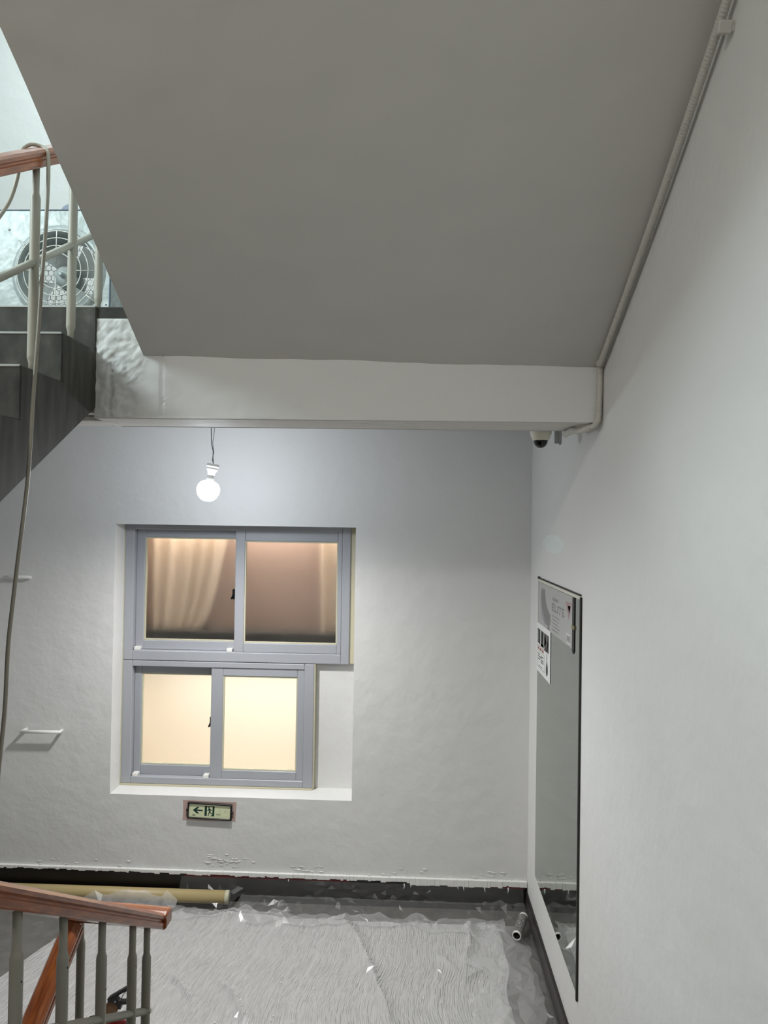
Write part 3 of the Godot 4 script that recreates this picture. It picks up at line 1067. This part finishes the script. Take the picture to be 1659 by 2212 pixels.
	pl.box(v(-0.128, -0.041, 0.001), v(0.128, 0.041, 0.010))
	obj("plate", pl, mat(228, 234, 194, 0.4), e)
	var green := mat(8, 58, 44, 0.5)
	var za := 0.0099
	var zb2 := 0.0104
	var ar := MB.new()
	ar.prism(poly2([[-0.103, 0.002], [-0.080, 0.021], [-0.064, 0.021], [-0.080, 0.0065], [-0.043, 0.0065], [-0.043, -0.0025], [-0.080, -0.0025], [-0.064, -0.017], [-0.080, -0.017]]), za, zb2)
	obj("arrow", ar, green, e)
	var dr := MB.new()
	for q in [[-0.031, -0.029, -0.017, 0.031], [0.017, -0.029, 0.029, 0.031], [-0.031, 0.027, 0.029, 0.031]]:
		dr.box(v(q[0], q[1], za), v(q[2], q[3], zb2))
	dr.prism(poly2([[0.017, -0.029], [0.017, -0.020], [0.004, -0.029]]), za, zb2)
	obj("doorway", dr, green, e)
	var mn := MB.new()
	var hd := PackedVector2Array()
	for i in 14:
		hd.append(v2(-0.005 + cos(TAU * i / 14) * 0.0045, 0.0215 + sin(TAU * i / 14) * 0.0045))
	mn.prism(hd, za, zb2)
	mn.prism(poly2([[-0.0075, 0.0165], [0.002, 0.0165], [0.010, 0.008], [0.0155, 0.006], [0.0145, 0.002], [0.0085, 0.004], [0.0035, 0.008], [0.006, -0.006], [0.011, -0.012], [0.020, -0.0125], [0.020, -0.0165], [0.009, -0.0165], [0.001, -0.0075], [-0.002, -0.013], [-0.006, -0.024], [-0.002, -0.028], [-0.008, -0.028], [-0.0105, -0.025], [-0.0065, -0.011], [-0.0045, -0.003], [-0.0045, 0.006], [-0.011, 0.003], [-0.0165, 0.004], [-0.016, 0.0075], [-0.011, 0.0075]]), za, zb2)
	obj("running_figure", mn, green, e)
	var tx := MB.new()
	# three Korean syllables for emergency exit, built from strokes: cell x, y in fractions
	var strokes := [
		[[0.08, 0.25, 0.18, 1], [0.48, 0.25, 0.58, 1], [0.08, 0.25, 0.58, 0.37], [0.08, 0.58, 0.58, 0.68], [0.78, 0.1, 0.9, 1]],
		[[0.28, 0.75, 0.4, 1], [0.12, 0.5, 0.3, 0.78], [0.38, 0.5, 0.56, 0.78], [0.72, 0.42, 0.83, 1], [0.83, 0.68, 0.98, 0.77], [0.25, 0.0, 0.8, 0.1], [0.25, 0.26, 0.8, 0.36], [0.25, 0.0, 0.36, 0.36], [0.7, 0.0, 0.8, 0.36]],
		[[0.15, 0.86, 0.85, 0.97], [0.73, 0.55, 0.85, 0.97], [0.02, 0.4, 0.98, 0.5], [0.44, 0.0, 0.56, 0.42]]]
	for i in 3:
		for q in strokes[i]:
			var ox := 0.040 + i * 0.0095
			tx.box(v(ox + q[0] * 0.0085, -0.022 + q[1] * 0.011, za), v(ox + q[2] * 0.0085, -0.022 + q[3] * 0.011, zb2))
	obj("lettering", tx, green, e)
	var mk := MB.new()
	for q in [[-0.105, -0.031, -0.100, -0.025], [-0.098, -0.031, -0.094, -0.025], [-0.092, -0.031, -0.087, -0.025], [0.0625, 0.0, 0.0635, 0.009]]:
		mk.box(v(q[0], q[1], za), v(q[2], q[3], zb2))
	mk.prism(poly2([[0.092, -0.004], [0.0945, 0.004], [0.098, 0.014], [0.097, 0.004], [0.0935, -0.004]]), za, zb2)
	obj("small_print", mk, green, e).set_meta("kind", "stuff")
	# two white bars on the wall at the left
	for q in [[v(-2.425, 1.838, ZB), 0.155, "upper one of two short white plastic bars on the wall left of the window", 0.03], [v(-2.25, 0.901, ZB), 0.245, "lower, longer one of two short white plastic bars on the wall left of the window", 0.05]]:
		var h := thing("wall_bar", q[2], "wall bar", q[0], "white bars on the back wall")
		var hb := MB.new(true)
		hb.tube([v(-q[1] / 2, 0, q[3]), v(q[1] / 2, 0.003, q[3])], 0.010, 12)
		obj("bar", hb, M.white_plastic, h)
		for sgn in [-1, 1]:
			var he := MB.new(true)
			he.tube([v(sgn * (q[1] / 2 - 0.012), 0, -0.002), v(sgn * (q[1] / 2 - 0.004), 0, q[3])], [0.011, 0.009], 10)
			obj("end_post", he, M.white_plastic, h)
		var rg := MB.new(true)
		rg.tube([v(q[1] * 0.05, 0, q[3]), v(q[1] * 0.05 + 0.012, 0, q[3])], 0.0122, 12)
		if q[3] < 0.04:
			obj("collar", rg, M.white_plastic, h)

func poly2(a: Array) -> PackedVector2Array:
	var p := PackedVector2Array()
	for q in a:
		p.append(v2(q[0], q[1]))
	return p

# ---------------------------------------------------------------- fan unit on the upper landing
func ring_path(r: float, z: float, n := 48) -> Array:
	var p := []
	for i in n + 1:
		p.append(v(cos(TAU * i / n) * r, sin(TAU * i / n) * r, z))
	return p

func build_fan():
	var c := v(-1.728, 3.392, -3.5)
	var t := thing("exhaust_fan", "galvanised exhaust fan with round wire guard standing on the upper landing", "fan", c)
	var lo := v2(-0.40, -0.355)
	var hi := v2(0.252, 0.305)
	# front plate with a round opening
	var pl := MB.new()
	var n := 64
	for i in n:
		var q := []
		for k in [i, i + 1]:
			var a: float = TAU * k / n
			var dx := cos(a)
			var dy := sin(a)
			var s: float = INF
			if absf(dx) > 1e-6:
				s = minf(s, (hi.x if dx > 0 else lo.x) / dx)
			if absf(dy) > 1e-6:
				s = minf(s, (hi.y if dy > 0 else lo.y) / dy)
			q.append([v(dx * 0.222, dy * 0.222, 0), v(dx * s, dy * s, 0)])
		pl.quad(q[0][0], q[0][1], q[1][1], q[1][0])
	for corner in [[lo.x, lo.y], [hi.x, lo.y], [hi.x, hi.y], [lo.x, hi.y]]:
		var a := atan2(corner[1], corner[0])
		var k0: float = floor(fposmod(a, TAU) / TAU * n)
		var pp := []
		for k in [k0, k0 + 1]:
			var b: float = TAU * k / n
			var dx := cos(b)
			var dy := sin(b)
			var s := minf((hi.x if dx > 0 else lo.x) / dx, (hi.y if dy > 0 else lo.y) / dy)
			pp.append(v(dx * s, dy * s, 0))
		pl.tri(pp[0], v(corner[0], corner[1], 0), pp[1])
	# folded edges
	var back := -0.17
	pl.box(v(lo.x, hi.y - 0.003, back), v(hi.x, hi.y, 0.0))
	pl.box(v(lo.x, lo.y, back), v(hi.x, lo.y + 0.003, 0.0))
	pl.box(v(lo.x, lo.y, back), v(lo.x + 0.003, hi.y, 0.0))
	pl.box(v(hi.x - 0.003, lo.y, back), v(hi.x, hi.y, 0.0))
	obj("front_plate", pl, M.galv, t)
	var ed := MB.new()
	ed.box(v(lo.x, hi.y - 0.002, -0.006), v(hi.x, hi.y + 0.002, 0.004))
	ed.box(v(hi.x - 0.002, lo.y, -0.006), v(hi.x + 0.002, hi.y, 0.004))
	var eo := obj("edge_trim", ed, M.blue_edge, t)
	eo.set_meta("label", "thin blue grey edge")
	# bell mouth
	var bm := MB.new(true)
	bm.lathe([[0.192, -0.15], [0.192, -0.02], [0.196, 0.006], [0.205, 0.016], [0.215, 0.014], [0.224, 0.004], [0.235, -0.001]], 56, Transform3D(Basis(v(1, 0, 0), PI / 2), Vector3.ZERO), false)
	obj("bell_mouth", bm, M.galv, t)
	# wire guard
	var gd := MB.new(true)
	for r in [0.192, 0.158, 0.122, 0.086]:
		gd.tube(ring_path(r, 0.03), 0.0026, 6, false)
	for i in 4:
		var a := TAU * i / 4
		gd.tube([v(cos(a) * 0.035, sin(a) * 0.035, 0.032), v(cos(a) * 0.192, sin(a) * 0.192, 0.031)], 0.0026, 6)
		var b := a + TAU / 8 + 0.12
		gd.tube([v(cos(b) * 0.192, sin(b) * 0.192, 0.03), v(cos(b) * 0.255, sin(b) * 0.255, 0.004)], 0.0034, 6)
	obj("wire_guard", gd, M.guard, t)
	# hub and blades
	var hb := MB.new(true)
	var R := Transform3D(Basis(v(1, 0, 0), PI / 2), Vector3.ZERO)
	hb.lathe([[0.05, -0.12], [0.052, -0.06], [0.044, -0.045], [0.02, -0.04], [0.012, -0.038], [0.011, -0.012], [0.004, -0.010]], 24, R)
	obj("hub", hb, M.galv, t)
	for i in 4:
		var bl := MB.new(true)
		var a0 := TAU * i / 4 + 0.5
		var top := func(p, q, off):
			var s: float = p / 10.0
			var u: float = q / 6.0 - 0.5
			var r := lerpf(0.045, 0.178, s)
			var wdt := lerpf(0.55, 1.05, s) * u
			return v(cos(a0 + wdt) * r, sin(a0 + wdt) * r, -0.085 + u * 0.06 + off)
		bl.grid(10, 6, func(p, q): return top.call(p, q, 0.001))
		bl.grid(10, 6, func(p, q): return top.call(10 - p, q, -0.001))
		obj("blade", bl, M.fan_grey, t)
	# motor with its bracket, hexagonal netting at the back
	var mo := MB.new(true)
	mo.lathe([[0.02, -0.20], [0.05, -0.195], [0.055, -0.15], [0.055, -0.125]], 24, R)
	mo.smooth(false)
	mo.box(v(-0.012, -0.34, -0.168), v(0.012, 0.30, -0.158))
	obj("motor", mo, M.fan_grey, t)
	var hx := MB.new()
	var s := 0.0165
	var dxh := s * sqrt(3.0)
	for row in range(-12, 13):
		for col in range(-7, 9):
			var cx := (col + (0.5 if row % 2 != 0 else 0.0)) * dxh
			var cy := row * s * 1.5
			if absf(cx) > 0.21 or absf(cy) > 0.235:
				continue
			var pts := []
			for k in 4:
				var a := PI / 2 + k * PI / 3 - TAU / 6 * 1.0
				pts.append(v(cx + cos(a) * s, cy + sin(a) * s, -0.152))
			for k in 3:
				hx.tube([pts[k], pts[k + 1]], 0.0016, 4, false)
	var ho := obj("hexagonal_netting", hx, M.guard, t)
	ho.set_meta("kind", "stuff")
	# small rounded box poking up behind the plate
	var jb := MB.new(true)
	jb.lathe([[0.045, -0.10], [0.045, -0.01]], 24, Transform3D(Basis(v(1, 0, 0), PI / 2), v(0.04, hi.y - 0.012, 0)))
	obj("terminal_cover", jb, mat(128, 134, 150, 0.5), t)
	# screws and punched holes
	for q in [[-0.25, 0.21], [-0.255, -0.20], [-0.31, 0.15], [-0.315, -0.16], [0.235, -0.155]]:
		var sc := MB.new(true)
		var dark: bool = absf(q[0]) > 0.29 or q[0] > 0
		sc.lathe([[0.006, -0.001], [0.006, 0.002], [0.003, 0.004]] if not dark else [[0.0035, -0.001], [0.0035, 0.0008]], 12, Transform3D(Basis(v(1, 0, 0), PI / 2), v(q[0], q[1], 0)))
		obj("punched_hole" if dark else "screw", sc, M.black if dark else M.steel, t)

# ---------------------------------------------------------------- mirror and papers
func build_mirror():
	var z0 := -4.195
	var z1 := -3.158
	var y0 := 0.255
	var y1 := 1.898
	# local x runs from the back towards the camera along the wall, y up, z out of the wall
	var W := Transform3D(Basis(v(0, 0, 1), v(0, 1, 0), v(-1, 0, 0)), v(XR, 0, 0))
	var t := thing("mirror", "tall wall mirror with an old faded print across its top on the right wall", "mirror", v(XR, y0, z0))
	t.basis = W.basis
	var wd := z1 - z0
	var ht := y1 - y0
	var g := MB.new()
	g.box(v(0.0, 0.0, 0.001), v(wd, ht, 0.007))
	obj("glass", g, M.mirror, t)
	var tp := MB.new()
	tp.box(v(-0.004, ht - 0.004, 0.0), v(wd + 0.004, ht + 0.010, 0.011), 0.002)
	var to := obj("top_trim", tp, mat(214, 212, 200, 0.4), t)
	to.set_meta("label", "pale strip along the top")
	var td := MB.new()
	td.box(v(0.05, ht + 0.010, 0.0), v(wd, ht + 0.017, 0.006))
	td.box(v(wd - 0.001, -0.03, 0.0), v(wd + 0.014, ht + 0.006, 0.0085), 0.001)
	td.box(v(-0.006, ht + 0.002, 0.0), v(0.03, ht + 0.022, 0.010), 0.002)
	var tdo := obj("edge_strip", td, mat(34, 32, 26, 0.6), t)
	tdo.set_meta("label", "dark gap along the near edge and top")
	# faded print
	var p := MB.new()
	p.box(v(0.02, ht - 0.235, 0.0065), v(0.905, ht - 0.008, 0.0078))
	var po := obj("faded_print", p, mat(176, 177, 174, 0.25), t)
	po.set_meta("label", "faded grey printed film")
	var ink := func(called, list, m):
		var mb := MB.new()
		for q in list:
			mb.prism(q, 0.0076, 0.0082, Transform3D(Basis(), v(0, ht - 0.24, 0)))
		obj(called, mb, m, po)
	var dark := mat(112, 114, 112, 0.3)
	ink.call("bottle_picture", [poly2([[0.12, 0.205], [0.14, 0.208], [0.15, 0.195], [0.17, 0.195], [0.18, 0.207], [0.215, 0.205], [0.235, 0.17], [0.26, 0.13], [0.32, 0.105], [0.37, 0.09], [0.385, 0.06], [0.36, 0.035], [0.30, 0.02], [0.24, 0.035], [0.17, 0.075], [0.115, 0.11], [0.10, 0.15]]), poly2([[0.30, 0.016], [0.36, 0.030], [0.365, 0.0], [0.31, -0.0]])], dark)
	ink.call("blue_band", [poly2([[0.105, 0.10], [0.16, 0.072], [0.235, 0.032], [0.24, 0.018], [0.19, 0.035], [0.11, 0.08]])], mat(128, 132, 148, 0.3))
	var lines := []
	for i in 5:
		lines.append(poly2([[0.43, 0.098 - i * 0.017], [0.61 - 0.02 * (i % 3), 0.098 - i * 0.017], [0.61 - 0.02 * (i % 3), 0.092 - i * 0.017], [0.43, 0.092 - i * 0.017]]))
	lines.append(poly2([[0.43, 0.188], [0.57, 0.188], [0.57, 0.172], [0.43, 0.172]]))
	ink.call("small_print", lines, mat(134, 136, 132, 0.3))
	var head := []
	for q in [[0.42, 0.12, 0.435, 0.158], [0.435, 0.151, 0.475, 0.158], [0.435, 0.136, 0.47, 0.142], [0.435, 0.12, 0.475, 0.127], [0.49, 0.12, 0.505, 0.158], [0.505, 0.12, 0.545, 0.127], [0.56, 0.12, 0.572, 0.158], [0.585, 0.151, 0.655, 0.158], [0.613, 0.12, 0.628, 0.151], [0.67, 0.12, 0.683, 0.158], [0.683, 0.151, 0.72, 0.158], [0.683, 0.136, 0.71, 0.142], [0.683, 0.12, 0.72, 0.127]]:
		head.append(poly2([[q[0], q[1]], [q[2], q[1]], [q[2], q[3]], [q[0], q[3]]]))
	ink.call("headline", head, mat(110, 112, 118, 0.3))
	ink.call("red_triangle", [poly2([[0.745, 0.20], [0.885, 0.205], [0.825, 0.12]])], mat(166, 136, 139, 0.3))
	ink.call("pale_triangle", [poly2([[0.80, 0.185], [0.86, 0.187], [0.832, 0.15]])], mat(190, 184, 184, 0.3))
	ink.call("pale_mark", [poly2([[0.77, 0.06], [0.86, 0.06], [0.86, 0.053], [0.77, 0.053]]), poly2([[0.78, 0.02], [0.86, 0.02], [0.86, 0.014], [0.78, 0.014]])], mat(212, 214, 212, 0.3))
	ink.call("corner_mark", [poly2([[0.79, 0.048], [0.85, 0.048], [0.85, 0.026], [0.79, 0.026]])], mat(138, 140, 140, 0.3))
	# dark rubber strip hanging from the top
	var st := MB.new()
	st.box(v(0.905, ht - 0.24, 0.006), v(0.945, ht - 0.006, 0.011), 0.002)
	st.prism(poly2([[0.905, ht - 0.24], [0.945, ht - 0.24], [0.925, ht - 0.252]]), 0.006, 0.0105)
	var so := obj("dark_strip", st, mat(22, 21, 14, 0.5), t)
	so.set_meta("label", "short dark strip below the top edge")
	var cp := MB.new()
	cp.box(v(0.900, ht - 0.145, 0.006), v(0.950, ht - 0.128, 0.013), 0.002)
	obj("strip_clip", cp, mat(120, 114, 84, 0.5), t)
	# paper notice stuck on the mirror
	var f := thing("paper_notice", "white printed paper notice stuck on the left edge of the mirror", "notice", v(XR - 0.0085, 1.40, -4.212))
	f.basis = W.basis
	var sh := MB.new()
	sh.box(v(0, 0, 0), v(0.412, 0.266, 0.0009))
	obj("sheet", sh, mat(232, 234, 231, 0.6), f)
	var pr := func(called, list, m):
		var mb := MB.new()
		for q in list:
			mb.prism(q, 0.0008, 0.0013)
		var made := obj(called, mb, m, f)
		if called in ["pale_shapes", "dark_shapes", "lettering", "red_lettering"]:
			made.set_meta("kind", "stuff")
	var rect := func(a, b, c2, d): return poly2([[a, b], [c2, b], [c2, d], [a, d]])
	pr.call("photo", [rect.call(0.035, 0.155, 0.115, 0.235)], mat(96, 96, 92, 0.5))
	pr.call("photo", [rect.call(0.135, 0.150, 0.225, 0.235)], mat(84, 86, 80, 0.5))
	pr.call("photo", [rect.call(0.240, 0.145, 0.365, 0.235)], mat(92, 90, 88, 0.5))
	pr.call("dark_shapes", [poly2([[0.075, 0.155], [0.095, 0.19], [0.088, 0.235], [0.112, 0.235], [0.115, 0.19], [0.10, 0.155]]), poly2([[0.135, 0.155], [0.150, 0.175], [0.150, 0.235], [0.135, 0.235]]), rect.call(0.140, 0.150, 0.222, 0.166), poly2([[0.24, 0.155], [0.30, 0.19], [0.262, 0.235], [0.24, 0.235]]), rect.call(0.350, 0.145, 0.365, 0.235), poly2([[0.30, 0.145], [0.34, 0.20], [0.33, 0.15]])], mat(26, 26, 24, 0.5))
	pr.call("pale_shapes", [rect.call(0.172, 0.172, 0.192, 0.228), poly2([[0.265, 0.15], [0.30, 0.176], [0.285, 0.15]]), poly2([[0.325, 0.19], [0.345, 0.225], [0.345, 0.16]])], mat(170, 168, 164, 0.5))
	pr.call("red_line", [rect.call(0.02, 0.141, 0.265, 0.144)], mat(150, 80, 70, 0.5))
	pr.call("red_lettering", [rect.call(0.04, 0.122, 0.085, 0.135), rect.call(0.10, 0.122, 0.16, 0.135), rect.call(0.175, 0.122, 0.225, 0.135)], mat(150, 96, 88, 0.5))
	pr.call("box_rule", [rect.call(0.03, 0.026, 0.255, 0.0285), rect.call(0.03, 0.112, 0.255, 0.1135), rect.call(0.03, 0.026, 0.034, 0.113), rect.call(0.251, 0.026, 0.255, 0.113)], mat(120, 120, 118, 0.5))
	var wr := []
	for q in [[0.05, 0.096, 0.11, 0.101], [0.06, 0.083, 0.17, 0.089], [0.15, 0.092, 0.22, 0.098], [0.06, 0.069, 0.12, 0.075], [0.16, 0.074, 0.225, 0.080], [0.14, 0.061, 0.22, 0.068], [0.08, 0.036, 0.19, 0.039]]:
		wr.append(rect.call(q[0], q[1], q[2], q[3]))
	pr.call("lettering", wr, mat(70, 70, 74, 0.5))
	var sp := PackedVector2Array()
	for i in 15:
		var a := -PI * 0.5 - PI * 1.0 * i / 14.0
		var yy := 0.055 - sin(a) * -0.036
		sp.append(v2(0.322 + cos(a) * 0.026, yy))
	sp = poly2([[0.315, 0.138], [0.325, 0.138], [0.329, 0.095], [0.344, 0.078], [0.352, 0.055], [0.346, 0.034], [0.330, 0.022], [0.312, 0.024], [0.298, 0.040], [0.298, 0.062], [0.308, 0.082], [0.316, 0.095]])
	pr.call("spoon_picture", [sp], mat(34, 36, 34, 0.5))

# ---------------------------------------------------------------- loose small things
func smooth_path(pts: Array, step := 0.02) -> Array:
	var cur := Curve3D.new()
	for i in pts.size():
		var tan: Vector3 = (pts[min(i + 1, pts.size() - 1)] - pts[max(i - 1, 0)]) / 6.0
		cur.add_point(pts[i], -tan, tan)
	var L := cur.get_baked_length()
	var n := int(L / step)
	var out := []
	for i in n + 1:
		out.append(cur.sample_baked(L * i / n, true))
	return out

func build_small():
	# cable hung over the upper handrail
	var c := thing("power_cable", "pale cable looped over the upper handrail and hanging down past the dark flight", "cable", v(0, 0, 0))
	var pts := [v(-1.330, 2.96, -2.17), v(-1.332, 3.106, -2.258), v(-1.330, 3.154, -2.290), v(-1.325, 3.236, -2.345), v(-1.318, 3.33, -2.375), v(-1.316, 3.41, -2.385), v(-1.295, 3.446, -2.40), v(-1.262, 3.447, -2.41), v(-1.238, 3.43, -2.405), v(-1.2235, 3.387, -2.388), v(-1.217, 3.30, -2.378), v(-1.217, 3.111, -2.366), v(-1.219, 2.985, -2.356), v(-1.221, 2.832, -2.347), v(-1.221, 2.586, -2.322), v(-1.219, 2.318, -2.295), v(-1.215, 2.086, -2.244), v(-1.212, 1.81, -2.191), v(-1.20, 1.637, -2.16), v(-1.185, 1.3, -2.09), v(-1.15, 0.6, -2.0), v(-1.12, -0.5, -1.95), v(-1.10, -1.6, -1.92), v(-1.08, -1.93, -1.86), v(-1.0, -1.942, -1.7)]
	var m := MB.new(true)
	m.tube(smooth_path(pts, 0.015), 0.0062, 10)
	obj("cord", m, M.cable, c)
	# paint roller sleeve in the corner
	var a := v(0.598, YF + 0.066, -4.10)
	var b := v(0.664, YF + 0.078, -4.285)
	var s := thing("roller_sleeve", "grey mottled paint roller sleeve lying in the right corner of the landing", "paint roller", a)
	var dir := (b - a).normalized()
	var side := dir.cross(Vector3.UP).normalized()
	var T := Transform3D(Basis(side, dir, side.cross(dir)), Vector3.ZERO)
	var L := (b - a).length()
	var nap := MB.new(true)
	nap.lathe([[0.024, 0.012], [0.0255, 0.02], [0.0255, L - 0.02], [0.024, L - 0.012]], 24, T, false)
	var nm := mat(255, 255, 255, 0.95)
	nm.albedo_texture = ntex(0.03, 4, 91, ramp([[0.0, 84, 84, 80], [0.5, 112, 112, 108], [0.7, 176, 176, 172], [1.0, 200, 200, 196]]))
	bump(nm, ntex(0.08, 3, 92), 0.3, Vector3(6, 6, 6))
	obj("nap", nap, nm, s)
	for q in [[0.0, 0.014], [L - 0.014, L]]:
		var core := MB.new(true)
		core.lathe([[0.019, q[0]], [0.0245, q[0]], [0.0248, q[1]], [0.019, q[1]], [0.019, q[0]]], 24, T, false)
		obj("core_end", core, M.white_plastic, s)
	var tubec := MB.new(true)
	tubec.lathe([[0.019, L - 0.001], [0.019, 0.001]], 24, T, false)
	obj("core", tubec, mat(70, 66, 60, 0.8), s)
	# squeeze tool lying on the sheet behind the balusters
	var k := 1.0 / 485.0
	var o := v(-1.285, 0.053, -3.30)
	var g := thing("squeeze_tool", "black hand tool with two grip levers and a red body lying behind the lower balusters", "hand tool", v(o.x, YF + 0.01, o.z))
	var up := Transform3D(Basis(), v(0, o.y - YF - 0.01, 0))
	var P := func(list):
		var q := PackedVector2Array()
		for e in list:
			q.append(v2((e[0] - 260.0) * k, -(e[1] - 2165.0) * k))
		return q
	var h := MB.new()
	h.prism(P.call([[238, 2160], [241, 2157.5], [277, 2135.5], [292, 2127], [294, 2131], [278, 2142.5], [266, 2149], [260, 2155], [259.5, 2159], [263, 2163], [268, 2164], [278, 2163.5], [292, 2163], [292, 2168.5], [278, 2170], [268, 2171.5], [267.5, 2181], [262, 2181], [261.5, 2173.5], [252, 2172], [245, 2170.5], [239.5, 2168]]), -0.011, 0.011, up)
	obj("grip", h, M.black, g)
	var pin := MB.new(true)
	pin.lathe([[0.005, -0.013], [0.005, 0.0125], [0.002, 0.0145]], 14, Transform3D(Basis(v(1, 0, 0), PI / 2), up * v((255 - 260) * k, 0.0, 0)))
	obj("pivot_pin", pin, M.steel, g)
	var sp := MB.new(true)
	sp.tube([up * v(6 * k, 2 * k, 0), up * v(11 * k, 13 * k, 0), up * v(18 * k, 21 * k, 0)], 0.0018, 6)
	obj("spring_wire", sp, M.black, g)
	var bd := MB.new(true)
	bd.tube([v(-0.075, 0.058, 0.0), v(0.065, 0.030, 0.01)], 0.022, 16)
	obj("body", bd, mat(150, 30, 30, 0.4), g)
	var rl := MB.new(true)
	rl.lathe([[0.012, -0.012], [0.030, -0.012], [0.030, 0.012], [0.012, 0.012]], 20, Transform3D(Basis(v(1, 0, 0), PI / 2), up * v(-14 * k, -17 * k, 0)))
	obj("roll", rl, mat(128, 94, 60, 0.5), g)
	var tip := MB.new(true)
	tip.tube([v(-0.07, 0.058, 0), v(-0.125, 0.050, 0.0), v(-0.16, 0.02, 0.0)], [0.022, 0.016, 0.004], 12)
	obj("nozzle", tip, M.black, g)
